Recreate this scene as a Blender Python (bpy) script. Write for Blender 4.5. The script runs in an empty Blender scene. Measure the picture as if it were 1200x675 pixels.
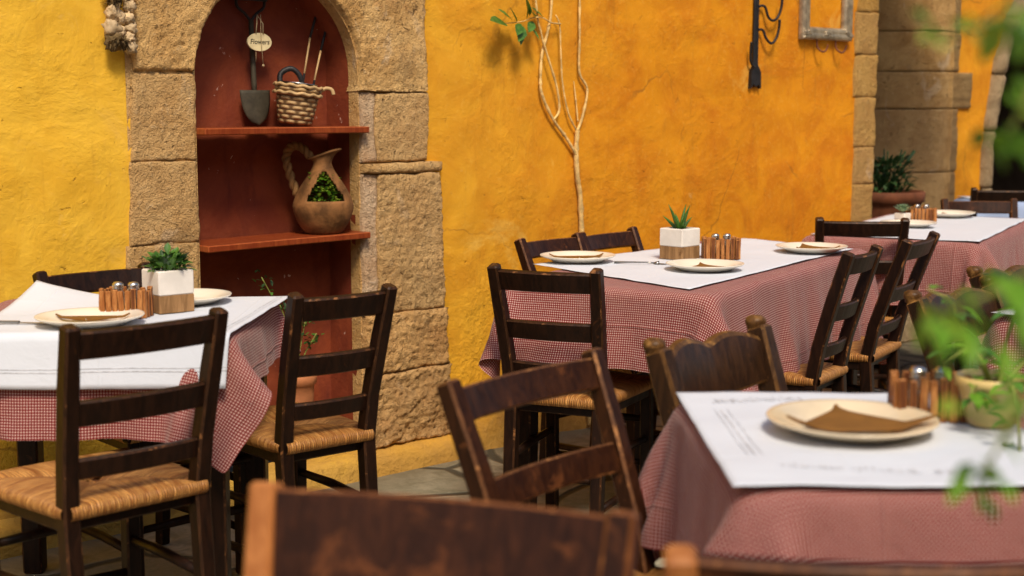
import bpy, bmesh, math, random
import numpy as np
from mathutils import Vector, Matrix, noise as mnoise
from math import sin, cos, pi, radians, sqrt, atan2

scene = bpy.context.scene
COL = scene.collection
random.seed(7)

# ------------------------------------------------------------------ object helpers
def new_obj(name, bm_or_me, mats=(), parent=None, smooth=False):
    if isinstance(bm_or_me, bmesh.types.BMesh):
        me = bpy.data.meshes.new(name)
        bm_or_me.normal_update()
        bm_or_me.to_mesh(me)
        bm_or_me.free()
    else:
        me = bm_or_me
    if not isinstance(mats, (list, tuple)):
        mats = (mats,)
    for m in mats:
        me.materials.append(m)
    if smooth:
        for p in me.polygons:
            p.use_smooth = True
    o = bpy.data.objects.new(name, me)
    COL.objects.link(o)
    if parent is not None:
        o.parent = parent
    return o

def tag(o, label, cat, group=None, kind=None):
    if label: o['label'] = label
    if cat: o['category'] = cat
    if group: o['group'] = group
    if kind: o['kind'] = kind
    return o

def thing(name, label, cat, loc=(0, 0, 0), rz=0.0, group=None):
    o = bpy.data.objects.new(name, None)
    o.empty_display_size = 0.1
    COL.objects.link(o)
    o.location = loc
    o.rotation_euler = (0, 0, rz)
    return tag(o, label, cat, group)

# ------------------------------------------------------------------ geometry helpers
def V(*a): return Vector(a)

def sweep(bm, pts, w, d, side, ch=0.004, sizes=None):
    """chamfered rectangular bar along pts; w measured along `side`, d across; material 0 flats, 1 worn edges"""
    pts = [Vector(p) for p in pts]
    n = len(pts)
    rings = []
    def ring(c, s, b, ww, dd, k=ch):
        co = [(-ww/2, -dd/2+k), (-ww/2, dd/2-k), (-ww/2+k, dd/2), (ww/2-k, dd/2),
              (ww/2, dd/2-k), (ww/2, -dd/2+k), (ww/2-k, -dd/2), (-ww/2+k, -dd/2)]
        return [bm.verts.new(c + s*x + b*y) for x, y in co]
    for i, p in enumerate(pts):
        if i == 0: t = pts[1]-pts[0]
        elif i == n-1: t = pts[-1]-pts[-2]
        else: t = (pts[i+1]-pts[i]).normalized() + (pts[i]-pts[i-1]).normalized()
        t.normalize()
        s = Vector(side); s = (s - t*s.dot(t)).normalized()
        b = t.cross(s)
        f = sizes[i] if sizes else 1.0
        ww, dd = w*f, d*f
        if i == 0: rings.append((ring(p - t*0, s, b, ww-2*ch, dd-2*ch, ch*0.6), 1)); p = p + t*ch
        if i == n-1: p = p - t*ch
        rings.append((ring(p, s, b, ww, dd), 0))
        if i == n-1: rings.append((ring(p + t*ch, s, b, ww-2*ch, dd-2*ch, ch*0.6), 1))
    for a in range(len(rings)-1):
        r0, r1 = rings[a][0], rings[a+1][0]
        capband = rings[a][1] or rings[a+1][1]
        for k in range(8):
            k2 = (k+1) % 8
            f = bm.faces.new((r0[k], r0[k2], r1[k2], r1[k]))
            f.material_index = 1 if (capband or k in (1, 3, 5, 7)) else 0
    f = bm.faces.new(rings[0][0][::-1]); f.material_index = 1
    f = bm.faces.new(rings[-1][0]); f.material_index = 1
    return bm

def box(bm, c, size, ch=0.004, rz=0.0):
    cx, cy, cz = c; sx, sy, sz = size
    s = Vector((cos(rz), sin(rz), 0))
    return sweep(bm, [(cx, cy, cz-sz/2), (cx, cy, cz), (cx, cy, cz+sz/2)], sx, sy, s, ch)

def tube(bm, pts, rad, n=8, cap=True, mat=0):
    pts = [Vector(p) for p in pts]
    m = len(pts)
    rads = rad if isinstance(rad, (list, tuple)) else [rad]*m
    prev = None; rings = []
    for i, p in enumerate(pts):
        if i == 0: t = pts[1]-pts[0]
        elif i == m-1: t = pts[-1]-pts[-2]
        else: t = pts[i+1]-pts[i-1]
        t.normalize()
        if prev is None:
            a = Vector((0, 0, 1)) if abs(t.z) < 0.9 else Vector((1, 0, 0))
            s = (a - t*a.dot(t)).normalized()
        else:
            s = (prev - t*prev.dot(t)).normalized()
        prev = s; b = t.cross(s)
        rings.append([bm.verts.new(p + (s*cos(2*pi*k/n) + b*sin(2*pi*k/n))*rads[i]) for k in range(n)])
    for i in range(m-1):
        for k in range(n):
            f = bm.faces.new((rings[i][k], rings[i][(k+1) % n], rings[i+1][(k+1) % n], rings[i+1][k]))
            f.smooth = True; f.material_index = mat
    if cap:
        f = bm.faces.new(rings[0][::-1]); f.material_index = mat
        f = bm.faces.new(rings[-1]); f.material_index = mat
    return bm

def lathe(bm, prof, n=40, c=(0, 0, 0), close=False):
    c = Vector(c); rings = []
    for r, z in prof:
        if r < 1e-5: rings.append([bm.verts.new(c + Vector((0, 0, z)))])
        else: rings.append([bm.verts.new(c + Vector((r*cos(2*pi*k/n), r*sin(2*pi*k/n), z))) for k in range(n)])
    for a, b in zip(rings[:-1], rings[1:]):
        for k in range(n):
            k2 = (k+1) % n
            if len(a) == 1 and len(b) == 1: continue
            if len(a) == 1: f = bm.faces.new((a[0], b[k2], b[k]))
            elif len(b) == 1: f = bm.faces.new((a[k], a[k2], b[0]))
            else: f = bm.faces.new((a[k], a[k2], b[k2], b[k]))
            f.smooth = True
    return bm

def smooth_path(ctrl, n=8):
    P = [Vector(p) for p in ctrl]; out = []
    for i in range(len(P)-1):
        p0 = P[max(i-1, 0)]; p1 = P[i]; p2 = P[i+1]; p3 = P[min(i+2, len(P)-1)]
        for k in range(n):
            t = k/n
            out.append(0.5*((2*p1) + (p2-p0)*t + (2*p0-5*p1+4*p2-p3)*t*t + (3*p1-p0-3*p2+p3)*t**3))
    out.append(P[-1]); return out

def leaf(bm, p, d, up, L, W, fold=0.25, mat=0, droop=0.0):
    p = Vector(p); d = Vector(d).normalized(); up = Vector(up)
    s = d.cross(up)
    if s.length < 1e-4: s = d.cross(Vector((1, 0.1, 0)))
    s.normalize(); u = s.cross(d).normalized()
    prof = [(0.0, 0.05), (0.18, 0.62), (0.42, 1.0), (0.7, 0.72), (1.0, 0.02)]
    mid = []; lt = []; rt = []
    for t, wv in prof:
        c = p + d*(L*t) - Vector((0, 0, 1))*(droop*L*t*t)
        mid.append(bm.verts.new(c))
        lt.append(bm.verts.new(c + s*(W*0.5*wv) + u*(W*fold*wv)))
        rt.append(bm.verts.new(c - s*(W*0.5*wv) + u*(W*fold*wv)))
    for i in range(len(prof)-1):
        for a, b in ((lt, mid), (mid, rt)):
            f = bm.faces.new((a[i], b[i], b[i+1], a[i+1])); f.smooth = True; f.material_index = mat

def fbm(p, H=1.0, lac=2.1, octv=5):
    return mnoise.fractal(Vector(p), H, lac, octv)

# ------------------------------------------------------------------ material helpers
class NT:
    def __init__(s, name):
        s.mat = bpy.data.materials.new(name); s.mat.use_nodes = True
        s.t = s.mat.node_tree; s.b = s.t.nodes['Principled BSDF']
        s.tc = s.t.nodes.new('ShaderNodeTexCoord')
    def n(s, typ, **kw):
        nd = s.t.nodes.new(typ)
        for k, v in kw.items(): setattr(nd, k, v)
        return nd
    def put(s, sock, v):
        if isinstance(v, bpy.types.NodeSocket): s.t.links.new(v, sock)
        elif v is not None:
            try: sock.default_value = v
            except Exception: sock.default_value = (*v, 1.0)
    def vec(s, src='Object', scale=(1, 1, 1), rnd=False, rot=(0, 0, 0)):
        o = s.tc.outputs[src]
        if rnd:
            oi = s.n('ShaderNodeObjectInfo')
            m = s.n('ShaderNodeVectorMath', operation='SCALE'); m.inputs[3].default_value = 17.0
            cmb = s.n('ShaderNodeCombineXYZ')
            for k in range(3): s.t.links.new(oi.outputs['Random'], cmb.inputs[k])
            s.t.links.new(cmb.outputs[0], m.inputs[0])
            a = s.n('ShaderNodeVectorMath', operation='ADD')
            s.t.links.new(o, a.inputs[0]); s.t.links.new(m.outputs[0], a.inputs[1]); o = a.outputs[0]
        mp = s.n('ShaderNodeMapping'); mp.inputs['Scale'].default_value = scale
        mp.inputs['Rotation'].default_value = rot
        s.t.links.new(o, mp.inputs[0]); return mp.outputs[0]
    def noise(s, vec, scale, detail=4, rough=0.55, dist=0.0, out='Fac'):
        nd = s.n('ShaderNodeTexNoise'); s.put(nd.inputs['Vector'], vec)
        nd.inputs['Scale'].default_value = scale; nd.inputs['Detail'].default_value = detail
        nd.inputs['Roughness'].default_value = rough; nd.inputs['Distortion'].default_value = dist
        return nd.outputs[out]
    def voro(s, vec, scale, feature='F1', out='Distance', rnd=1.0):
        nd = s.n('ShaderNodeTexVoronoi', feature=feature); s.put(nd.inputs['Vector'], vec)
        nd.inputs['Scale'].default_value = scale; nd.inputs['Randomness'].default_value = rnd
        return nd.outputs[out]
    def ramp(s, fac, stops):
        nd = s.n('ShaderNodeValToRGB'); s.put(nd.inputs[0], fac)
        cr = nd.color_ramp
        while len(cr.elements) < len(stops): cr.elements.new(0.5)
        for e, (p, c) in zip(cr.elements, stops):
            e.position = p; e.color = (*c, 1.0) if len(c) == 3 else c
        return nd.outputs[0]
    def fr(s, fac, a, b):   # smooth map fac a..b -> 0..1
        nd = s.n('ShaderNodeMapRange', interpolation_type='SMOOTHSTEP'); s.put(nd.inputs[0], fac)
        nd.inputs[1].default_value = a; nd.inputs[2].default_value = b
        return nd.outputs[0]
    def mix(s, fac, a, b, mode='MIX'):
        nd = s.n('ShaderNodeMix', data_type='RGBA', blend_type=mode)
        s.put(nd.inputs[0], fac)
        for k, v in ((6, a), (7, b)):
            if isinstance(v, bpy.types.NodeSocket): s.t.links.new(v, nd.inputs[k])
            else: nd.inputs[k].default_value = (*v, 1.0) if len(v) == 3 else v
        return nd.outputs[2]
    def math(s, op, a, b=None, clamp=False):
        nd = s.n('ShaderNodeMath', operation=op); nd.use_clamp = clamp
        s.put(nd.inputs[0], a)
        if b is not None: s.put(nd.inputs[1], b)
        return nd.outputs[0]
    def sep(s, vec):
        nd = s.n('ShaderNodeSeparateXYZ'); s.t.links.new(vec, nd.inputs[0]); return nd.outputs
    def bump(s, h, strength=0.5, dist=0.01, normal=None):
        nd = s.n('ShaderNodeBump'); s.put(nd.inputs['Height'], h)
        nd.inputs['Strength'].default_value = strength; nd.inputs['Distance'].default_value = dist
        if normal is not None: s.t.links.new(normal, nd.inputs['Normal'])
        return nd.outputs[0]
    def done(s, col=None, rough=None, normal=None, spec=None, metal=None):
        if col is not None: s.put(s.b.inputs['Base Color'], col)
        if rough is not None: s.put(s.b.inputs['Roughness'], rough)
        if normal is not None: s.t.links.new(normal, s.b.inputs['Normal'])
        if spec is not None: s.b.inputs['Specular IOR Level'].default_value = spec
        if metal is not None: s.b.inputs['Metallic'].default_value = metal
        return s.mat

def mat_plaster(name='ochre_plaster', hue_at=None):
    m = NT(name); v = m.vec('Object')
    x, y, z = m.sep(v)
    big = m.noise(v, 1.1, 5, 0.6, 0.3); mid = m.noise(v, 5.0, 6, 0.62, 0.6); fine = m.noise(v, 60, 5, 0.65)
    # colour runs from yellow at the left to darker orange at the right
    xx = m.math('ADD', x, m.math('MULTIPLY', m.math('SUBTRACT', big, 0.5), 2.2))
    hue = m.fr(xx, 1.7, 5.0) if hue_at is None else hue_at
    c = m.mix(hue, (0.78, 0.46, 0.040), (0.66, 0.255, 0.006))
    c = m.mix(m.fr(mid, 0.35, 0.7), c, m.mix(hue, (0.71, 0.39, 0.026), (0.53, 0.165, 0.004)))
    c = m.mix(m.math('MULTIPLY', m.fr(fine, 0.5, 0.8), 0.30), c, (0.78, 0.45, 0.08))
    worn = m.math('MULTIPLY', m.fr(m.noise(v, 9, 6, 0.7, 0.8), 0.62, 0.72), m.fr(m.noise(v, 1.7, 3), 0.5, 0.65))
    c = m.mix(m.math('MULTIPLY', worn, 0.55), c, (0.66, 0.45, 0.17))
    pits = m.fr(m.noise(m.vec('Object', (1, 1, 1.2)), 26, 4, 0.6, 1.0), 0.66, 0.74)
    c = m.mix(m.math('MULTIPLY', pits, 0.5), c, (0.33, 0.13, 0.01))
    trow = m.noise(m.vec('Object', (1, 1, 1.25), rot=(0, 0.6, 0)), 17, 8, 0.68, 0.5)
    hgt = m.math('ADD', m.math('MULTIPLY', trow, 0.55), m.math('ADD', m.math('MULTIPLY', fine, 0.20), m.math('MULTIPLY', pits, -0.32)))
    # rougher coat of plaster low on the wall
    low = m.fr(m.math('ADD', z, m.math('MULTIPLY', big, 0.8)), 1.25, 0.6)
    wv = m.n('ShaderNodeVectorMath', operation='ADD'); sc = m.n('ShaderNodeVectorMath', operation='SCALE'); sc.inputs[3].default_value = 0.35
    nz = m.n('ShaderNodeTexNoise'); nz.inputs['Scale'].default_value = 3.0; nz.inputs['Detail'].default_value = 6
    m.t.links.new(v, nz.inputs['Vector']); m.t.links.new(nz.outputs['Color'], sc.inputs[0]); m.t.links.new(v, wv.inputs[0]); m.t.links.new(sc.outputs[0], wv.inputs[1])
    crack = m.math('MULTIPLY', m.fr(m.voro(wv.outputs[0], 1.5, 'DISTANCE_TO_EDGE'), 0.010, 0.002), m.fr(m.noise(v, 1.3, 3), 0.50, 0.60))
    c = m.mix(m.math('MULTIPLY', crack, 0.55), c, (0.25, 0.10, 0.012))
    drip = m.fr(m.noise(m.vec('Object', (7, 7, 0.55)), 1.6, 5, 0.6, 0.2), 0.56, 0.72)
    c = m.mix(m.math('MULTIPLY', drip, 0.40), c, (0.36, 0.15, 0.015))
    pale = m.fr(m.noise(v, 2.3, 6, 0.7, 0.7), 0.58, 0.70)
    c = m.mix(m.math('MULTIPLY', pale, 0.5), c, (0.78, 0.47, 0.09))
    splash = m.math('MULTIPLY', m.fr(m.math('ADD', z, m.math('MULTIPLY', mid, -0.30)), 0.08, -0.12), 0.6)
    c = m.mix(splash, c, (0.30, 0.19, 0.07))
    hgt = m.math('ADD', hgt, m.math('MULTIPLY', low, m.math('MULTIPLY', m.noise(v, 38, 4, 0.6, 0.6), 0.55)))
    area = m.math('ADD', m.math('MULTIPLY', m.fr(m.noise(v, 1.9, 5, 0.6, 0.8), 0.40, 0.66), 0.75), m.math('ADD', 0.22, m.math('MULTIPLY', low, 0.55)))
    hgt = m.math('ADD', m.math('MULTIPLY', hgt, area), m.math('MULTIPLY', mid, 0.5))
    return m.done(c, 0.85, m.bump(hgt, 0.75, 0.017), 0.2)

def mat_stone(name='sandstone', a=(0.74, 0.47, 0.185), b=(0.56, 0.315, 0.105), pale=(0.84, 0.63, 0.35)):
    m = NT(name); v = m.vec('Object')
    n1 = m.noise(v, 7, 6, 0.65, 0.4); n2 = m.noise(v, 45, 5, 0.7)
    c = m.mix(m.fr(n1, 0.3, 0.7), b, a)
    c = m.mix(m.math('MULTIPLY', m.fr(n2, 0.55, 0.75), 0.6), c, pale)
    ch = m.fr(m.noise(m.vec('Object', (1, 1, 0.7)), 5.3, 5, 0.6, 0.7), 0.60, 0.68)
    c = m.mix(m.math('MULTIPLY', ch, 0.5), c, (0.70, 0.54, 0.36))
    oi = m.n('ShaderNodeObjectInfo')
    c = m.mix(m.math('MULTIPLY', oi.outputs['Random'], 0.4), c, (0.46, 0.29, 0.14))
    soot = m.fr(m.noise(m.vec('Object', (1, 1, 0.6)), 3.7, 6, 0.72, 0.8), 0.54, 0.70)
    c = m.mix(m.math('MULTIPLY', soot, 0.45), c, (0.27, 0.165, 0.075))
    red = m.fr(m.noise(v, 3.1, 5, 0.7, 0.6), 0.60, 0.70)
    c = m.mix(m.math('MULTIPLY', red, 0.35), c, (0.52, 0.24, 0.11))
    holes = m.fr(m.noise(v, 85, 3, 0.6, 0.8), 0.60, 0.70)
    hol2 = m.fr(m.noise(v, 19, 4, 0.6, 0.5), 0.66, 0.73)
    hh = m.math('MAXIMUM', m.math('MULTIPLY', holes, 0.7), hol2)
    c = m.mix(m.math('MULTIPLY', hh, 0.5), c, (0.24, 0.12, 0.045))
    h = m.math('SUBTRACT', m.math('ADD', m.math('MULTIPLY', n2, 0.7), m.math('MULTIPLY', m.noise(v, 150, 3, 0.7), 0.5)), m.math('MULTIPLY', hh, 0.8))
    return m.done(c, 0.92, m.bump(h, 1.0, 0.020), 0.2)

def mat_red():
    m = NT('red_limewash'); v = m.vec('Object')
    n1 = m.noise(v, 4, 6, 0.65, 0.8); n2 = m.noise(v, 30, 5, 0.6)
    c = m.mix(m.fr(n1, 0.3, 0.72), (0.155, 0.027, 0.011), (0.26, 0.054, 0.017))
    c = m.mix(m.math('MULTIPLY', m.fr(m.noise(m.vec('Object', (3, 3, 0.8)), 4, 5, 0.6, 0.5), 0.55, 0.72), 0.5), c, (0.065, 0.010, 0.008))
    chip = m.fr(m.noise(v, 13, 5, 0.75, 0.6), 0.675, 0.69)
    c = m.mix(chip, c, (0.62, 0.42, 0.33))
    h = m.math('ADD', m.math('MULTIPLY', n2, 0.5), m.math('MULTIPLY', m.noise(v, 9, 4), 0.8))
    return m.done(c, 0.7, m.bump(h, 0.5, 0.012), 0.3)

def mat_wood(name, dark, lite, worn=None, rough=0.42, wornamt=0.5, scale=1.0, streak=(6, 6, 1)):
    """varnished wood; `worn` shows through in patches"""
    m = NT(name); v = m.vec('Object', (1, 1, 1), rnd=True)
    vs = m.vec('Object', streak, rnd=True)
    n1 = m.noise(vs, 9*scale, 6, 0.65, 0.8); n2 = m.noise(v, 14*scale, 6, 0.7, 0.5)
    c = m.mix(m.fr(n1, 0.35, 0.7), dark, lite)
    if worn:
        w = m.fr(n2, 0.72-0.3*wornamt, 0.78-0.22*wornamt)
        c = m.mix(w, c, worn)
    h = m.math('ADD', m.math('MULTIPLY', n1, 0.6), m.math('MULTIPLY', n2, 0.3))
    r = m.math('ADD', m.math('MULTIPLY', n2, 0.3), rough-0.15)
    return m.done(c, r, m.bump(h, 0.35, 0.004), 0.16)

def mat_rush():
    m = NT('rush_weave')
    uv = m.n('ShaderNodeUVMap'); 
    mp = m.n('ShaderNodeMapping'); mp.inputs['Scale'].default_value = (1, 1, 1)
    m.t.links.new(uv.outputs[0], mp.inputs[0])
    v = mp.outputs[0]
    dst = m.n('ShaderNodeMapping'); dst.inputs['Scale'].default_value = (1, 0.12, 1)
    m.t.links.new(uv.outputs[0], dst.inputs[0])
    wob = m.noise(dst.outputs[0], 30, 3, 0.5, 0.2)
    x, y, z = m.sep(v)
    ph = m.math('ADD', m.math('MULTIPLY', x, 1050.0), m.math('MULTIPLY', wob, 26.0))
    st = m.math('ADD', m.math('MULTIPLY', m.math('SINE', ph), 0.5), 0.5)
    tone = m.noise(dst.outputs[0], 75, 4, 0.7, 0.3)
    big = m.noise(m.vec('Object', rnd=True), 9, 4, 0.6)
    c = m.mix(m.fr(tone, 0.3, 0.7), (0.26, 0.085, 0.013), (0.70, 0.35, 0.095))
    c = m.mix(m.math('MULTIPLY', m.fr(big, 0.45, 0.75), 0.6), c, (0.31, 0.115, 0.020))
    c = m.mix(m.math('MULTIPLY', m.fr(st, 0.4, 0.0), 0.7), c, (0.13, 0.05, 0.014))
    return m.done(c, 0.55, m.bump(m.math('ADD', st, m.math('MULTIPLY', tone, 0.8)), 0.8, 0.003), 0.35)

def mat_gingham():
    m = NT('gingham_cotton'); P = 0.0067
    uv = m.n('ShaderNodeUVMap'); x, y, z = m.sep(uv.outputs[0])
    def band(c):
        f = m.math('FRACT', m.math('DIVIDE', c, P))
        return m.fr(m.math('ABSOLUTE', m.math('SUBTRACT', f, 0.5)), 0.20, 0.25)
    s = m.math('MULTIPLY', m.math('ADD', band(x), band(y)), 0.5)
    c = m.ramp(s, [(0.0, (0.64, 0.48, 0.43)), (0.5, (0.31, 0.066, 0.055)), (1.0, (0.14, 0.010, 0.012))])
    fade = m.noise(uv.outputs[0], 3.0, 4, 0.6)
    c = m.mix(m.math('MULTIPLY', m.fr(fade, 0.4, 0.75), 0.22), c, (0.52, 0.27, 0.22))
    th = m.math('ADD', m.math('SINE', m.math('MULTIPLY', x, 5200.0)), m.math('SINE', m.math('MULTIPLY', y, 5200.0)))
    wr = m.noise(uv.outputs[0], 14, 5, 0.6, 0.6)
    cr = m.math('MINIMUM', m.math('ABSOLUTE', m.math('SUBTRACT', m.math('FRACT', m.math('ADD', m.math('DIVIDE', x, 0.36), m.math('MULTIPLY', fade, 0.03))), 0.5)), m.math('ABSOLUTE', m.math('SUBTRACT', m.math('FRACT', m.math('ADD', m.math('DIVIDE', y, 0.31), 0.3)), 0.5)))
    crb = m.fr(cr, 0.018, 0.0)
    nb = m.bump(m.math('ADD', m.math('ADD', wr, m.math('MULTIPLY', m.noise(uv.outputs[0], 34, 4, 0.6, 1.0), 0.35)), m.math('MULTIPLY', crb, 0.4)), 0.4, 0.012)
    mt = m.done(c, 0.8, m.bump(th, 0.05, 0.0006, nb), 0.2)
    m.b.inputs['Sheen Weight'].default_value = 0.15
    tr = m.n('ShaderNodeBsdfTranslucent'); m.t.links.new(c, tr.inputs['Color'])
    mx = m.n('ShaderNodeMixShader'); mx.inputs[0].default_value = 0.18
    out = m.t.nodes['Material Output']
    m.t.links.new(m.b.outputs[0], mx.inputs[1]); m.t.links.new(tr.outputs[0], mx.inputs[2]); m.t.links.new(mx.outputs[0], out.inputs['Surface'])
    return mt

def mat_simple(name, col, rough=0.5, spec=0.5, metal=0.0, var=0.15, scale=12, bump=0.1, bd=0.003, rnd=True):
    m = NT(name); v = m.vec('Object', rnd=rnd)
    n = m.noise(v, scale, 5, 0.6, 0.3)
    lo = tuple(max(0, c*(1-var)) for c in col); hi = tuple(min(1, c*(1+var)) for c in col)
    c = m.mix(m.fr(n, 0.3, 0.7), lo, hi)
    nn = m.bump(m.noise(v, scale*4, 4, 0.6), bump, bd) if bump else None
    return m.done(c, m.math('ADD', m.math('MULTIPLY', n, 0.2), rough-0.1), nn, spec, metal)

def mat_leaf(name, a, b, rough=0.45, trans=0.25):
    m = NT(name); v = m.vec('Object', rnd=True)
    c = m.mix(m.fr(m.noise(v, 35, 3, 0.6), 0.3, 0.7), a, b)
    mt = m.done(c, rough, None, 0.4)
    # thin leaf: let some light through
    tr = m.n('ShaderNodeBsdfTranslucent'); m.put(tr.inputs['Color'], c)
    mx = m.n('ShaderNodeMixShader'); mx.inputs[0].default_value = trans
    out = m.t.nodes['Material Output']
    m.t.links.new(m.b.outputs[0], mx.inputs[1]); m.t.links.new(tr.outputs[0], mx.inputs[2])
    m.t.links.new(mx.outputs[0], out.inputs['Surface'])
    return mt

def mat_paving():
    m = NT('stone_paving'); v = m.vec('Object', (1, 1, 1))
    wv = m.n('ShaderNodeVectorMath', operation='ADD')
    nz = m.n('ShaderNodeTexNoise'); nz.inputs['Scale'].default_value = 2.2; m.t.links.new(v, nz.inputs['Vector'])
    sc = m.n('ShaderNodeVectorMath', operation='SCALE'); sc.inputs[3].default_value = 0.16
    m.t.links.new(nz.outputs['Color'], sc.inputs[0]); m.t.links.new(v, wv.inputs[0]); m.t.links.new(sc.outputs[0], wv.inputs[1])
    w = wv.outputs[0]
    edge = m.voro(w, 2.3, 'DISTANCE_TO_EDGE'); cell = m.voro(w, 2.3, 'F1', 'Color')
    cx, cy, cz = m.sep(cell)
    n = m.noise(v, 14, 6, 0.65, 0.5); n2 = m.noise(v, 60, 5, 0.7)
    c = m.mix(cx, (0.27, 0.24, 0.165), (0.42, 0.37, 0.26))
    c = m.mix(m.fr(n, 0.35, 0.7), c, (0.19, 0.18, 0.12))
    c = m.mix(m.math('MULTIPLY', m.fr(n2, 0.5, 0.8), 0.4), c, (0.42, 0.38, 0.30))
    px_, py_, pz_ = m.sep(v)
    dirt = m.fr(m.math('ADD', py_, m.math('MULTIPLY', n, 0.35)), -0.25, 0.10)
    c = m.mix(m.math('MULTIPLY', dirt, 0.7), c, (0.13, 0.10, 0.055))
    grit = m.fr(m.noise(v, 130, 2, 0.6), 0.66, 0.72)
    c = m.mix(m.math('MULTIPLY', grit, 0.6), c, (0.09, 0.075, 0.045))
    j = m.fr(edge, 0.05, 0.015)
    c = m.mix(j, c, (0.055, 0.05, 0.035))
    h = m.math('SUBTRACT', m.math('ADD', m.math('MULTIPLY', n, 0.6), m.math('MULTIPLY', n2, 0.3)), m.math('MULTIPLY', j, 1.0))
    return m.done(c, 0.7, m.bump(h, 0.8, 0.015), 0.35)

def mat_paper():
    m = NT('white_paper'); v = m.vec('Object')
    n = m.noise(v, 5, 5, 0.6, 0.8); f = m.noise(v, 40, 4, 0.6)
    c = m.mix(n, (0.60, 0.635, 0.70), (0.65, 0.685, 0.745))
    x, y, z = m.sep(v)
    cr = m.math('MINIMUM', m.math('ABSOLUTE', m.math('SUBTRACT', m.math('FRACT', m.math('ADD', m.math('DIVIDE', x, 0.27), 0.23)), 0.5)), m.math('ABSOLUTE', m.math('SUBTRACT', m.math('FRACT', m.math('ADD', m.math('DIVIDE', y, 0.24), 0.1)), 0.5)))
    crb = m.fr(cr, 0.02, 0.0)
    h = m.math('ADD', m.math('ADD', n, m.math('MULTIPLY', f, 0.12)), m.math('MULTIPLY', crb, 0.22))
    stain = m.fr(m.noise(v, 7, 4, 0.6, 0.5), 0.66, 0.74)
    c = m.mix(m.math('MULTIPLY', stain, 0.15), c, (0.55, 0.52, 0.46))
    return m.done(c, 0.6, m.bump(h, 0.22, 0.02), 0.3)

def mat_wicker():
    m = NT('wicker_weave'); v = m.vec('Object')
    uv = m.n('ShaderNodeUVMap'); x, y, z = m.sep(uv.outputs[0])
    row = m.math('MULTIPLY', y, 7.0)
    par = m.math('MULTIPLY', m.math('MODULO', m.math('FLOOR', row), 2.0), pi)
    a = m.math('SINE', m.math('ADD', m.math('MULTIPLY', x, 2*pi*9), par))
    b = m.math('SINE', m.math('MULTIPLY', m.math('FRACT', row), pi))
    h = m.math('MULTIPLY', m.math('ADD', m.math('MULTIPLY', a, 0.5), 0.6), b)
    c = m.mix(m.fr(h, 0.05, 0.5), (0.05, 0.022, 0.008), (0.46, 0.30, 0.135))
    c = m.mix(m.math('MULTIPLY', m.noise(v, 50, 3), 0.4), c, (0.42, 0.24, 0.09))
    return m.done(c, 0.6, m.bump(h, 1.0, 0.006), 0.3)

def mat_glass():
    m = NT('shaker_glass')
    m.b.inputs['Transmission Weight'].default_value = 0.9
    m.b.inputs['Roughness'].default_value = 0.06
    m.b.inputs['IOR'].default_value = 1.45
    m.b.inputs['Base Color'].default_value = (0.9, 0.86, 0.78, 1)
    return m.mat

M = {}
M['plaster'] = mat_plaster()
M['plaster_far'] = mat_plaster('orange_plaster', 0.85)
M['stone'] = mat_stone()
M['stone_mauve'] = mat_stone('sandstone_weathered', (0.68, 0.405, 0.155), (0.48, 0.25, 0.085), (0.76, 0.54, 0.28))
M['lime'] = mat_stone('limewashed_stone', (0.70, 0.52, 0.34), (0.58, 0.36, 0.20), (0.80, 0.68, 0.54))
M['quoin'] = mat_stone('ochre_smeared_stone', (0.58, 0.34, 0.085), (0.45, 0.23, 0.05), (0.66, 0.45, 0.18))
M['column'] = mat_stone('warm_column_stone', (0.66, 0.41, 0.155), (0.46, 0.25, 0.08), (0.74, 0.54, 0.28))
M['jamb'] = mat_stone('grey_limestone', (0.42, 0.32, 0.19), (0.27, 0.19, 0.10), (0.5, 0.42, 0.3))
M['red'] = mat_red()
M['shelf'] = mat_wood('shelf_paint', (0.18, 0.030, 0.009), (0.27, 0.058, 0.015), (0.16, 0.03, 0.014), 0.4, 0.35)
M['shelf_edge'] = mat_wood('shelf_paint_edge', (0.27, 0.058, 0.015), (0.36, 0.095, 0.026), (0.16, 0.03, 0.014), 0.4, 0.3)
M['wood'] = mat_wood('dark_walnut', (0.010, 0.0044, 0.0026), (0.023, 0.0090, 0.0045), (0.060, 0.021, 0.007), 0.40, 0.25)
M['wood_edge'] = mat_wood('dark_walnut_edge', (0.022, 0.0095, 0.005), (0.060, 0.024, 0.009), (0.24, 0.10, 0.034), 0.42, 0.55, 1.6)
M['wood_b'] = mat_wood('brown_walnut', (0.019, 0.0062, 0.0027), (0.044, 0.0145, 0.0052), (0.10, 0.033, 0.010), 0.38, 0.45)
M['wood_b_edge'] = mat_wood('brown_walnut_edge', (0.07, 0.028, 0.012), (0.16, 0.065, 0.024), (0.36, 0.16, 0.055), 0.42, 0.6, 1.6)
M['wood_carved'] = mat_wood('carved_walnut', (0.020, 0.0095, 0.005), (0.050, 0.022, 0.009), (0.12, 0.052, 0.017), 0.36, 0.35)
M['wood_carved_edge'] = mat_wood('carved_walnut_edge', (0.055, 0.025, 0.009), (0.14, 0.065, 0.019), (0.30, 0.15, 0.042), 0.36, 0.6, 1.2)
M['wood_red'] = mat_wood('red_brown_walnut', (0.024, 0.0085, 0.004), (0.052, 0.017, 0.007), (0.11, 0.036, 0.012), 0.36, 0.5)
M['wood_red_edge'] = mat_wood('red_brown_walnut_edge', (0.11, 0.038, 0.014), (0.20, 0.072, 0.024), (0.34, 0.13, 0.04), 0.40, 0.6, 1.6)
M['wood_orange'] = mat_wood('orange_post_wood', (0.33, 0.115, 0.032), (0.46, 0.18, 0.055), (0.22, 0.07, 0.022), 0.45, 0.25)  # orange wood tone given to a single back post
M['rush'] = mat_rush()
M['gingham'] = mat_gingham()
M['paving'] = mat_paving()
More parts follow.
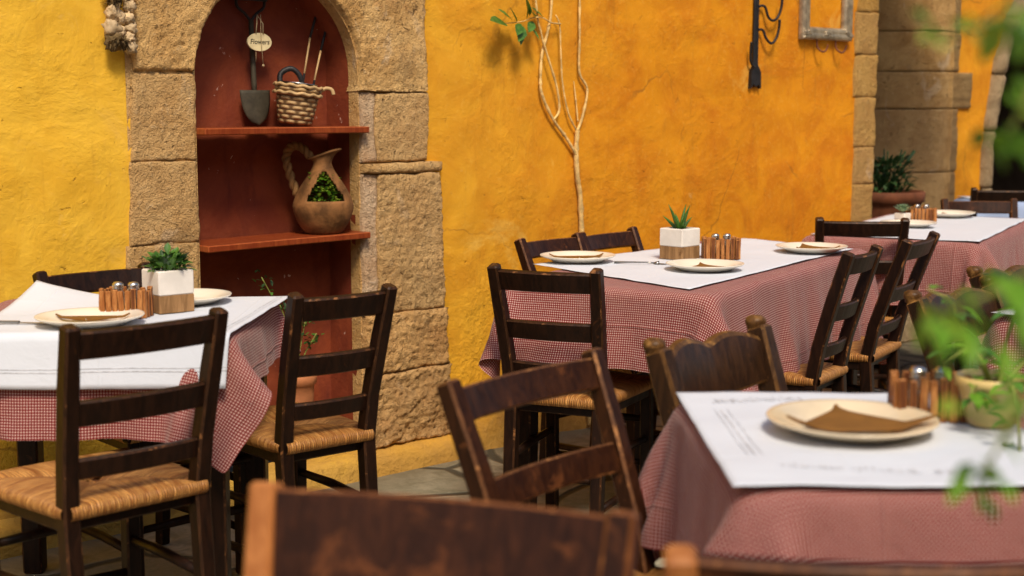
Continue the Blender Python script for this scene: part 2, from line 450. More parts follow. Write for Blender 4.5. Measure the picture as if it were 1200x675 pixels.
M['paper'] = mat_paper()
M['ink'] = mat_simple('grey_ink', (0.56, 0.57, 0.60), 0.6, 0.2, var=0.3, scale=40, bump=0)
M['ceramic'] = mat_simple('cream_ceramic', (0.76, 0.70, 0.58), 0.18, 0.5, var=0.05, scale=6, bump=0.0)
M['ceramic_tan'] = mat_simple('tan_ceramic', (0.70, 0.57, 0.38), 0.16, 0.5, var=0.1, scale=8, bump=0.0)
M['kraft'] = mat_simple('kraft_paper', (0.20, 0.090, 0.018), 0.7, 0.2, var=0.12, scale=30, bump=0.1)
M['plaster_white'] = mat_simple('white_concrete', (0.72, 0.67, 0.60), 0.7, 0.3, var=0.08, scale=16, bump=0.2)
M['planter_wood'] = mat_wood('planter_wood', (0.20, 0.105, 0.042), (0.36, 0.20, 0.085), (0.13, 0.06, 0.02), 0.6, 0.4)
M['soil'] = mat_simple('dark_soil', (0.03, 0.02, 0.013), 0.95, 0.1, var=0.5, scale=60, bump=0.8, bd=0.006)
M['peg'] = mat_wood('peg_wood', (0.28, 0.095, 0.025), (0.52, 0.235, 0.075), (0.10, 0.03, 0.012), 0.5, 0.35, 2.0)
M['peg_dark'] = mat_wood('peg_wood_dark', (0.10, 0.032, 0.012), (0.22, 0.08, 0.025), (0.05, 0.018, 0.008), 0.5, 0.3, 2.0)
M['glass'] = mat_glass()
M['steel'] = mat_simple('brushed_steel', (0.62, 0.60, 0.56), 0.28, 0.5, 1.0, var=0.1, bump=0.0)
M['cutlery'] = mat_simple('dull_cutlery', (0.30, 0.29, 0.27), 0.3, 0.5, 1.0, var=0.2, bump=0.0)
M['salt'] = mat_simple('white_salt', (0.75, 0.72, 0.66), 0.9, 0.2, var=0.1, bump=0)
M['pepper'] = mat_simple('ground_pepper', (0.12, 0.08, 0.05), 0.9, 0.2, var=0.4, scale=90, bump=0)
M['terracotta'] = mat_simple('terracotta', (0.46, 0.17, 0.065), 0.7, 0.3, var=0.25, scale=9, bump=0.3, bd=0.004)
M['terracotta_dark'] = mat_simple('shaded_terracotta', (0.15, 0.048, 0.019), 0.75, 0.3, var=0.3, scale=9, bump=0.3, bd=0.004)  # darker terracotta for the recess pot, shade put into the colour
M['clay'] = mat_simple('raw_clay', (0.19, 0.085, 0.028), 0.8, 0.2, var=0.5, scale=16, bump=0.5, bd=0.005)
M['clay_rope'] = mat_simple('ochre_clay', (0.25, 0.130, 0.043), 0.8, 0.3, var=0.35, scale=14, bump=0.4, bd=0.004)
M['yellow_pot'] = mat_simple('yellow_glaze', (0.60, 0.44, 0.17), 0.3, 0.5, var=0.15, scale=9, bump=0.05)
M['iron'] = mat_simple('black_iron', (0.014, 0.012, 0.012), 0.5, 0.35, 0.0, var=0.4, scale=30, bump=0.3)
M['spade'] = mat_simple('grey_green_metal', (0.050, 0.042, 0.027), 0.6, 0.25, 0.0, var=0.35, scale=18, bump=0.3)
M['grip'] = mat_simple('dark_green_grip', (0.015, 0.03, 0.022), 0.4, 0.5, var=0.3, bump=0.1)
M['sign'] = mat_simple('cream_sign', (0.72, 0.60, 0.34), 0.5, 0.4, var=0.12, scale=30, bump=0.1)
M['letter'] = mat_simple('black_lettering', (0.025, 0.02, 0.015), 0.6, 0.3, bump=0)
M['string'] = mat_simple('jute_string', (0.42, 0.32, 0.18), 0.9, 0.1, var=0.3, scale=80, bump=0.4)
M['wicker'] = mat_wicker()
M['cane'] = mat_simple('cane', (0.50, 0.33, 0.15), 0.6, 0.3, var=0.25, scale=30, bump=0.3)
M['vine'] = mat_simple('dry_vine_bark', (0.66, 0.44, 0.16), 0.75, 0.3, var=0.35, scale=26, bump=0.5, bd=0.004)
M['silver'] = mat_simple('tarnished_silver', (0.36, 0.29, 0.19), 0.42, 0.5, 0.55, var=0.35, scale=22, bump=0.5, bd=0.004)
M['rust_hook'] = mat_simple('rusty_hook', (0.16, 0.05, 0.02), 0.6, 0.4, 0.3, var=0.3, bump=0.3)
M['pod'] = mat_simple('dried_pod', (0.56, 0.40, 0.22), 0.8, 0.3, var=0.35, scale=28, bump=0.8, bd=0.006)
M['pod_pale'] = mat_simple('pale_shell', (0.46, 0.33, 0.18), 0.6, 0.4, var=0.2, scale=22, bump=0.5, bd=0.004)
M['pod_dark'] = mat_simple('withered_seed_head', (0.13, 0.085, 0.035), 0.9, 0.2, var=0.5, scale=40, bump=0.8, bd=0.006)
M['leaf'] = mat_leaf('leaf_green', (0.045, 0.13, 0.018), (0.10, 0.24, 0.035))
M['leaf_dark'] = mat_leaf('leaf_dark', (0.018, 0.045, 0.012), (0.04, 0.09, 0.022), 0.5, 0.12)
M['leaf_fresh'] = mat_leaf('leaf_fresh', (0.13, 0.33, 0.018), (0.26, 0.50, 0.045), 0.45, 0.5)
M['leaf_yellow'] = mat_leaf('leaf_yellow', (0.22, 0.36, 0.03), (0.42, 0.50, 0.06), 0.45, 0.4)
M['leaf_grey'] = mat_leaf('succulent_grey', (0.14, 0.24, 0.13), (0.26, 0.36, 0.20), 0.5, 0.05)
M['stem'] = mat_simple('green_stem', (0.22, 0.24, 0.05), 0.6, 0.3, var=0.3, bump=0.1)
M['door'] = mat_wood('old_door', (0.022, 0.010, 0.007), (0.05, 0.022, 0.012), None, 0.6)
M['passage'] = mat_simple('dark_passage_wall', (0.05, 0.035, 0.025), 0.9, 0.2, var=0.3, scale=3, bump=0.4, bd=0.02)  # very dark tone on all walls of the passage
M['blue_cloth'] = mat_simple('pale_blue_cloth', (0.30, 0.38, 0.56), 0.8, 0.2, var=0.1, scale=8, bump=0.1)

# ------------------------------------------------------------------ the setting
FLOOR = 0.0
bm = bmesh.new()
s = 60
vs = [bm.verts.new(p) for p in ((-s, -s, 0), (s, -s, 0), (s, s, 0), (-s, s, 0))]
bm.faces.new(vs)
o = new_obj('paving', bm, M['paving'])
tag(o, None, None, None, 'structure')

WALL_X0, WALL_X1, WALL_H = -1.6, 6.152, 3.4
NX0, NX1, NZ0 = 2.335, 2.98, 0.10       # niche opening
ACX, AR, ACZ = (NX0+NX1)/2, (NX1-NX0)/2, 1.41
SX0, SX1 = 2.10, 3.27                    # outside of the stone surround
STOP = 2.05

def wall_y(x, z):
    d = 0.010*fbm((x*1.3, 3.1, z*1.3), 1.0, 2.1, 4) + 0.0045*fbm((x*6, 1.7, z*6), 0.9, 2.1, 4)
    low = max(0.0, min(1.0, (0.46 - z)/0.46))
    right = max(0.0, min(1.0, (x-3.2)/0.25))
    d -= right*low*low*(0.055 + 0.03*fbm((x*4, 9.1, z*4), 1.0, 2.0, 4))
    return d

wall = thing('plaster_wall', 'ochre yellow plaster wall with a stone framed red niche', 'wall', (0, 0, 0))
bm = bmesh.new()
st = 0.0175
nx = int((5.99-WALL_X0)/st); nz = int(WALL_H/st)
grid = {}
def gv(i, k):
    if (i, k) not in grid:
        x = WALL_X0 + (5.99-WALL_X0)*i/nx; z = WALL_H*k/nz
        grid[(i, k)] = bm.verts.new((x, wall_y(x, z), z))
    return grid[(i, k)]
for i in range(nx):
    for k in range(nz):
        x = WALL_X0 + (5.99-WALL_X0)*(i+0.5)/nx; z = WALL_H*(k+0.5)/nz
        if SX0+0.03 < x < SX1-0.03 and z < STOP-0.03: continue
        bm.faces.new((gv(i, k), gv(i+1, k), gv(i+1, k+1), gv(i, k+1))).smooth = True
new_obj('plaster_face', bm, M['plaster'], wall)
bm = bmesh.new()      # the wall's body behind the plaster face, open at the niche
for (x0, x1, z0, z1) in ((WALL_X0, SX0+0.06, 0, WALL_H), (SX1-0.06, 6.10, 0, WALL_H), (SX0+0.06, SX1-0.06, STOP-0.06, WALL_H)):
    box(bm, ((x0+x1)/2, 0.285, (z0+z1)/2), (x1-x0, 0.47, z1-z0), 0.002)
box(bm, ((SX0+SX1)/2, 0.38, STOP/2), (SX1-SX0-0.125, 0.27, STOP-0.14), 0.002)
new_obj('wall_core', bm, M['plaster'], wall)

# stone surround blocks
surround = None
def stone_block(fn, nu, nv, seed, rough, depth=0.03, back=0.06, mat='stone', joint=0.009):
    """fn(u,v)->(x,z) in 0..1; pillowed rough front face with skirts turned back into the wall"""
    bm = bmesh.new(); rows = []
    for j in range(-1, nv+2):
        row = []
        for i in range(-1, nu+2):
            u = min(max(i/nu, 0), 1); v = min(max(j/nv, 0), 1)
            x, z = fn(u, v)
            if i in (-1, nu+1) or j in (-1, nv+1):
                y = back
            else:
                e = min(u*nu, (1-u)*nu, v*nv, (1-v)*nv)
                edge = max(0.0, 1-e/1.2)
                y = -depth - 0.008*fbm((x*5+seed, seed, z*5), 1.0, 2.0, 4) - rough*(0.42*fbm((x*14, seed*2, z*14+seed), 0.8, 2.1, 4) + 0.42*fbm((x*62, seed, z*74), 0.5, 2.1, 5)) + edge*edge*joint*(0.25 + 2.0*abs(fbm((x*11+seed, 2.5, z*11), 0.8, 2.1, 4)))
                jx = 0.008*fbm((x*9, 3+seed, z*9), 1, 2, 3)*(1 if edge > 0 else 0.3)
                x += jx; z += 0.006*fbm((x*9, 13+seed, z*9), 1, 2, 3)*(1 if edge > 0 else 0.3)
            row.append(bm.verts.new((x, y, z)))
        rows.append(row)
    for a, b in zip(rows[:-1], rows[1:]):
        for i in range(len(a)-1):
            bm.faces.new((a[i], a[i+1], b[i+1], b[i])).smooth = True
    return bm
sur = bmesh.new()
# mortar bed behind the blocks, following the opening
def surround_bed():
    bm = bmesh.new()
    n = 24
    inner = [(NX1-0.004, 0.0)] + [(ACX + (AR-0.004)*cos(t), ACZ + (AR-0.004)*sin(t)) for t in [pi*k/n for k in range(n+1)]] + [(NX0+0.004, 0.0)]
    outer = []
    for x, z in inner:
        if z < ACZ: outer.append((SX1 if x > ACX else SX0, z))
        else:
            a = atan2(z-ACZ, x-ACX); c_, s_ = cos(a), sin(a)
            tx = ((SX1-ACX) if c_ > 0 else (SX0-ACX))/c_ if abs(c_) > 1e-4 else 9
            tz = (STOP-ACZ)/s_ if s_ > 1e-4 else 9
            t = min(tx, tz); outer.append((ACX+c_*t, ACZ+s_*t))
    for i in range(len(inner)-1):
        q = [bm.verts.new((p[0], -0.004, p[1])) for p in (inner[i], outer[i], outer[i+1], inner[i+1])]
        bm.faces.new(q)
        q = [bm.verts.new((inner[i][0], -0.004, inner[i][1])), bm.verts.new((inner[i+1][0], -0.004, inner[i+1][1])),
             bm.verts.new((inner[i+1][0], 0.05, inner[i+1][1])), bm.verts.new((inner[i][0], 0.05, inner[i][1]))]
        bm.faces.new(q)
    sur.free()
    return bm
surround = new_obj('stone_surround', surround_bed(), M['stone'], wall)
def rect(x0, x1, z0, z1, x0t=None, x1t=None):
    x0t = x0 if x0t is None else x0t; x1t = x1 if x1t is None else x1t
    return lambda u, v: ((x0*(1-v)+x0t*v)*(1-u) + (x1*(1-v)+x1t*v)*u, z0+(z1-z0)*v)
def add_block(fn, w, h, seed, rough, depth=0.03, mat='stone', joint=0.009):
    new_obj('stone_block', stone_block(fn, max(4, int(w/0.0075)), max(4, int(h/0.0075)), seed, rough, depth, joint=joint), M[mat], surround)
G = 0.0025
# right pier, bottom to top
add_block(rect(NX1, 3.365, 0.085, 0.355-G, NX1, 3.365), 0.38, 0.27, 1.3, 0.021, 0.045, 'stone_mauve')
add_block(rect(NX1, 3.36, 0.355, 0.567-G, NX1, 3.345), 0.38, 0.21, 2.1, 0.017, 0.042, 'stone_mauve')
add_block(rect(NX1, NX1+0.062, 0.567, 1.066-G, NX1, NX1+0.055), 0.06, 0.49, 31.7, 0.007, 0.026, 'lime', 0.004)
add_block(rect(NX1+0.062, 3.345, 0.567, 1.066-G, NX1+0.055, 3.325), 0.36, 0.49, 3.7, 0.013, 0.036, 'stone')
add_block(rect(NX1, 3.335, 1.068, 1.105-G), 0.34, 0.037, 4.2, 0.005, 0.040, 'stone')
add_block(rect(NX1, NX1+0.058, 1.107, 1.352-G), 0.06, 0.25, 33.1, 0.006, 0.020, 'lime', 0.004)
add_block(rect(NX1+0.058, 3.275, 1.107, 1.352-G), 0.29, 0.24, 5.9, 0.008, 0.028, 'stone')
# left pier
add_block(rect(SX0-0.02, NX0, 0.0, 0.40-G), 0.25, 0.4, 6.3, 0.008, 0.012, 'stone', 0.0035)
add_block(rect(SX0-0.02, NX0, 0.40, 0.873-G), 0.25, 0.47, 7.3, 0.007, 0.012, 'stone', 0.0035)
add_block(rect(SX0-0.005, NX0, 0.873, 1.133-G, SX0+0.005, NX0), 0.25, 0.26, 8.8, 0.006, 0.012, 'stone', 0.0035)
add_block(rect(SX0+0.005, NX0, 1.133, 1.41-G, SX0+0.02, NX0), 0.25, 0.25, 9.4, 0.006, 0.012, 'stone', 0.004)
# arch voussoirs (angles measured from the right springing)
def voussoir(a0, a1):
    def fn(u, v):
        a = a0 + (a1-a0)*v; c_, s_ = cos(a), sin(a)
        tx = ((SX1-ACX) if c_ > 0 else (SX0+0.02-ACX))/c_ if abs(c_) > 1e-4 else 9
        tz = (STOP-ACZ)/s_ if s_ > 1e-4 else 9
        R = min(tx, tz); r = AR + (R-AR)*u
        return ACX+c_*r, max(ACZ+s_*r, 1.353)
    return fn
add_block(voussoir(-0.19, 0.98), 0.32, 0.45, 11.1, 0.011, 0.03)
add_block(voussoir(0.99, 1.56), 0.36, 0.3, 12.1, 0.010, 0.03)
add_block(voussoir(1.57, 2.15), 0.36, 0.3, 13.1, 0.010, 0.028)
add_block(voussoir(2.16, 3.14), 0.3, 0.45, 14.6, 0.010, 0.024)

# niche: red painted back, sides and soffit
bm = bmesh.new()
ND = 0.175
n = 28
prof = [(NX1, NZ0+0.6*k/6) for k in range(7)] + [(NX1, 0.9), (NX1, 1.15)]
prof = [(NX1, NZ0 + (ACZ-NZ0)*k/40) for k in range(40)] + [(ACX+AR*cos(pi*k/n), ACZ+AR*sin(pi*k/n)) for k in range(n+1)] + [(NX0, ACZ - (ACZ-NZ0)*k/40) for k in range(1, 41)]
def wob(x, z, y): return 0.006*fbm((x*5+y*9, 2.2, z*5), 1, 2, 4) + 0.003*fbm((x*22, y*22, z*22), 1, 2, 3)
rings = []
for yy in (0.02, 0.045, 0.08, 0.12, 0.155, ND):
    ring = []
    for x, z in prof:
        w_ = wob(x, z, yy)
        cx = ACX - x; L = abs(cx)+1e-6
        k = 0.012*max(0, (yy-0.05)/0.12)
        ring.append(bm.verts.new((x + (cx/L)*(k + abs(w_)), yy, z + (-(abs(w_)) if z > ACZ else 0))))
    rings.append(ring)
for a, b in zip(rings[:-1], rings[1:]):
    for i in range(len(a)-1):
        bm.faces.new((a[i], b[i], b[i+1], a[i+1])).smooth = True
nb = 30
bx0, bx1, bz0, bz1 = NX0-0.02, NX1+0.02, NZ0-0.02, ACZ+AR+0.02
bg = [[bm.verts.new((bx0+(bx1-bx0)*i/nb, ND-0.006+wob(bx0+(bx1-bx0)*i/nb, bz0+(bz1-bz0)*k/60, 0.5), bz0+(bz1-bz0)*k/60)) for i in range(nb+1)] for k in range(61)]
for k in range(60):
    for i in range(nb):
        bm.faces.new((bg[k][i], bg[k][i+1], bg[k+1][i+1], bg[k+1][i])).smooth = True
new_obj('niche_lining', bm, M['red'], wall)
for zt, yf, tilt in ((1.232, -0.045, 0.0), (0.862, -0.055, 0.004)):
    bm = bmesh.new()
    sweep(bm, [(NX0+0.006, 0.045, zt-0.011-tilt), (ACX, 0.046, zt-0.0105), (NX1+0.008, 0.045, zt-0.011+tilt)], 0.2, 0.022, (0, 1, 0), 0.003)
    # front lip
    sh = new_obj('shelf', bm, (M['shelf'], M['shelf_edge']), wall)
# painted kerb in front of the niche foot
bm = bmesh.new()
prof_k = [(0.03, 0.086), (-0.03, 0.084), (-0.075, 0.080), (-0.092, 0.066), (-0.098, 0.03), (-0.104, -0.01)]
rows = []
for i in range(0, 221):
    x = WALL_X0 + (3.44-WALL_X0)*i/220
    endf = max(0.0, 1-(3.44-x)/0.10)
    rows.append([bm.verts.new((x, yy*(1-0.55*endf*endf) + 0.010*fbm((x*6, k, 1), 1, 2, 4), zz*(1-0.2*endf) + (0.008*fbm((x*7, 4, k), 1, 2, 4) if zz > 0 else 0))) for k, (yy, zz) in enumerate(prof_k)])
for a, b in zip(rows[:-1], rows[1:]):
    for k in range(len(prof_k)-1):
        bm.faces.new((a[k], a[k+1], b[k+1], b[k])).smooth = True
bm.faces.new(rows[-1])
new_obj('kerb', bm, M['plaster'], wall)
# corner quoins
zq = [0, 0.30, 0.62, 0.921, 1.103, 1.346, 1.553, 1.759, 2.1, 2.5, 2.95, 3.4]
rq = random.Random(3)
for i in range(len(zq)-1):
    x0 = 5.975 + rq.uniform(-0.012, 0.012)
    b_ = stone_block(rect(x0, WALL_X1, zq[i], zq[i+1]-G), 14, max(6, int((zq[i+1]-zq[i])/0.014)), 20+i*1.7, 0.006, 0.012, 0.5, joint=0.004)
    new_obj('quoin', b_, M['quoin'], wall)

# ------------------------------------------------------------------ facade beyond the recess
far = thing('far_facade', 'weathered stone half column and yellow wall beside dark archway', 'building', (7.4, 0.6, 0))
def fo(name, bm, m, parent=far, smooth=False):
    me_o = new_obj(name, bm, m, None, smooth)
    for v_ in me_o.data.vertices: v_.co -= Vector((7.4, 0.6, 0))
    me_o.parent = parent
    return me_o
zp = [0, 0.32, 0.62, 0.917, 1.29, 1.507, 1.738, 2.1, 2.5, 3.0, 3.5]
for i in range(len(zp)-1):
    bm = bmesh.new()
    z0, z1 = zp[i], zp[i+1]-0.005
    pr = []
    for k in range(15):
        a = pi*1.12 - (pi*0.66)*k/14
        pr.append((7.20+0.42+0.42*cos(a), 0.90-0.43*sin(a)))
    pr += [(7.675, 0.466), (7.69, 0.468), (7.695, 0.488), (7.79, 0.490), (7.79, 1.2), (7.2, 1.2)]
    if i == 4: pr = pr[:-3] + [(7.93, 0.486), (7.93, 1.2), (7.2, 1.2)]
    nzs = max(3, int((z1-z0)/0.012)); rows = []
    for j in range(nzs+1):
        z = z0 + (z1-z0)*j/nzs
        e = min(j, nzs-j); sh_ = 0.0012 if e == 0 else 0
        row = []
        for q, (x, y) in enumerate(pr):
            d = 0.010*fbm((x*6, y*6+i*0.6, z*6), 1, 2, 5) + 0.006*fbm((x*24, y*24, z*24), 1, 2, 4) + sh_
            front = 1 if q < len(pr)-2 else 0
            row.append(bm.verts.new((x, y + d*front, z)))
        rows.append(row)
    for a, b in zip(rows[:-1], rows[1:]):
        for q in range(len(pr)):
            q2 = (q+1) % len(pr)
            bm.faces.new((a[q], a[q2], b[q2], b[q])).smooth = True
    bm.faces.new(rows[-1]); bm.faces.new(rows[0][::-1])
    fo('column_drum', bm, M['column'])
def xarch(z):
    R = 1.85; cx = 8.20 + R
    if z <= 0.85: return 8.20
    dz = min(z-0.85, R-0.02); return cx - sqrt(R*R - dz*dz)
bm = bmesh.new(); rows = []
for k in range(0, 91):
    z = 2.65*k/90; xa = xarch(z) - 0.10 - 0.02*fbm((z*5, 1, 1), 1, 2, 3); row = []
    for i in range(13):
        x = 7.785 + (xa-7.785)*i/12
        row.append(bm.verts.new((x, 0.5+0.014*fbm((x*4, 2, z*4), 1, 2, 4), z)))
    row.append(bm.verts.new((xa, 1.0, z))); rows.append(row)
for a, b in zip(rows[:-1], rows[1:]):
    for i in range(len(a)-1): bm.faces.new((a[i], a[i+1], b[i+1], b[i])).smooth = True
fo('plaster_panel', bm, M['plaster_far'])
zj = [0, 0.45, 0.8, 1.15, 1.5, 1.85, 2.2, 2.55]
for i in range(len(zj)-1):
    bm = bmesh.new(); rows = []
    for k in range(17):
        z = zj[i] + (zj[i+1]-0.006-zj[i])*k/16
        xa = xarch(z) + 0.02*fbm((z*6, 5, i), 1, 2, 4); th = 0.11 + 0.05*max(0, z-0.9)
        e = 0.012 if k in (0, 16) else 0
        row = [bm.verts.new(p) for p in ((xa-th, 0.52, z), (xa-th, 0.468+e, z), (xa-th*0.5, 0.455+e+0.02*fbm((z*9, 1, 3), 1, 2, 4), z), (xa-0.012, 0.465+e, z), (xa, 0.50, z), (xa+0.02, 0.75, z), (xa+0.03, 1.0, z))]
        rows.append(row)
    for a, b in zip(rows[:-1], rows[1:]):
        for q in range(len(a)-1): bm.faces.new((a[q], a[q+1], b[q+1], b[q])).smooth = True
    bm.faces.new(rows[-1]); bm.faces.new(rows[0][::-1])
    fo('arch_stone', bm, M['jamb'])
bm = bmesh.new()
box(bm, (10.4, 0.75, 3.08), (5.2, 0.5, 0.86), 0.003)           # wall above the archway
box(bm, (14.4, 0.75, 1.75), (4.9, 0.5, 3.5), 0.003)
box(bm, (6.64, 0.9, 3.05), (0.98, 0.9, 0.9), 0.003)             # above the recess
fo('upper_wall', bm, M['plaster_far'])
bm = bmesh.new(); box(bm, (6.62, -0.15, 2.56), (0.94, 1.30, 0.14), 0.01)  # unseen slab added overhead to shade the recess and column
fo('shade_slab', bm, M['jamb'])
bm = bmesh.new()                                                # the passage behind the archway
box(bm, (10.1, 4.05, 1.75), (5.0, 0.1, 3.5), 0.003)
box(bm, (7.75, 2.5, 1.75), (0.1, 3.0, 3.5), 0.003)
box(bm, (12.5, 2.5, 1.75), (0.1, 3.0, 3.5), 0.003)
box(bm, (10.1, 2.55, 3.55), (5.0, 3.1, 0.1), 0.003)
fo('passage_walls', bm, M['passage'])
bm = bmesh.new()
for k in range(6): box(bm, (6.25+0.165*k, 1.34, 1.3), (0.158, 0.05, 2.6), 0.004)
fo('plank_door', bm, (M['door'], M['door']))
bm = bmesh.new(); box(bm, (7.12, 1.2, 1.3), (0.2, 0.22, 2.6), 0.005)  # dark strip added at the pier's flank, standing in for its shade
fo('dark_flank_strip', bm, (M['door'], M['door']))

# ------------------------------------------------------------------ chairs
def rush_seat(w0, w1, d, z):
    """four woven triangles meeting on the seat, rolling over the rails; local coords, front = +y, w0 back width, w1 front width"""
    bm = bmesh.new(); uvl = bm.loops.layers.uv.new('UVMap')
    th = 0.034
    def outline(side, s):   # s -1..1 along the side
        if side == 0: return Vector((w0/2*s, -d/2, 0)), Vector((0, -1, 0)), w0
        if side == 1: return Vector(((w0+(w1-w0)*(s+1)/2)/2, d/2*s, 0)), Vector((1, 0, 0)), d
        if side == 2: return Vector((-w1/2*s, d/2, 0)), Vector((0, 1, 0)), w1
        return Vector((-(w0+(w1-w0)*(1-s)/2)/2, -d/2*s, 0)), Vector((-1, 0, 0)), d
    cx = Vector((0, 0.0, 0))
    NS, NT_ = 18, 9
    for side in range(4):
        rows = []
        for j in range(NT_+5):
            row = []
            for i in range(NS+1):
                s = -1 + 2*i/NS
                if j <= NT_:
                    t = j/NT_
                    e, nrm, L = outline(side, s)
                    ridge = 0.10
                    c = Vector((0, 0, 0))
                    if side in (0, 2): c = Vector((s*0.03, 0, 0))
                    p = c.lerp(e, t)
                    sag = -0.020*(1-t)**1.3
                    crease = -0.012*(abs(s)**6)*(t)
                    puff = 0.015*sin(pi*min(1, t))*(1-abs(s)**3)
                    p.z = z + sag + crease + puff + 0.0015*fbm((p.x*25, p.y*25, side), 1, 2, 3)
                    q = t
                else:
                    a = (j-NT_)*radians(38)
                    e, nrm, L = outline(side, s*(1-0.0*(j-NT_)))
                    p = e + nrm*(th*0.52*sin(a)); p.z = z - th*0.52*(1-cos(a)) - (0.0)
                    q = 1 + (j-NT_)*0.12
                row.append((bm.verts.new(p), s*L/2*min(1, q) + side*0.137, q*0.18))
            rows.append(row)
        for a, b in zip(rows[:-1], rows[1:]):
            for i in range(NS):
                quad = (a[i], a[i+1], b[i+1], b[i])
                f = bm.faces.new([q[0] for q in quad][::-1]); f.smooth = True
                for lp, q in zip(f.loops, quad[::-1]): lp[uvl].uv = (q[1], q[2])
    # underside
    f = bm.faces.new([bm.verts.new(p) for p in ((-w0/2, -d/2, z-0.034), (-w1/2, d/2, z-0.034), (w1/2, d/2, z-0.034), (w0/2, -d/2, z-0.034))])
    for lp in f.loops: lp[uvl].uv = (lp.vert.co.x, 0.1)
    return bm

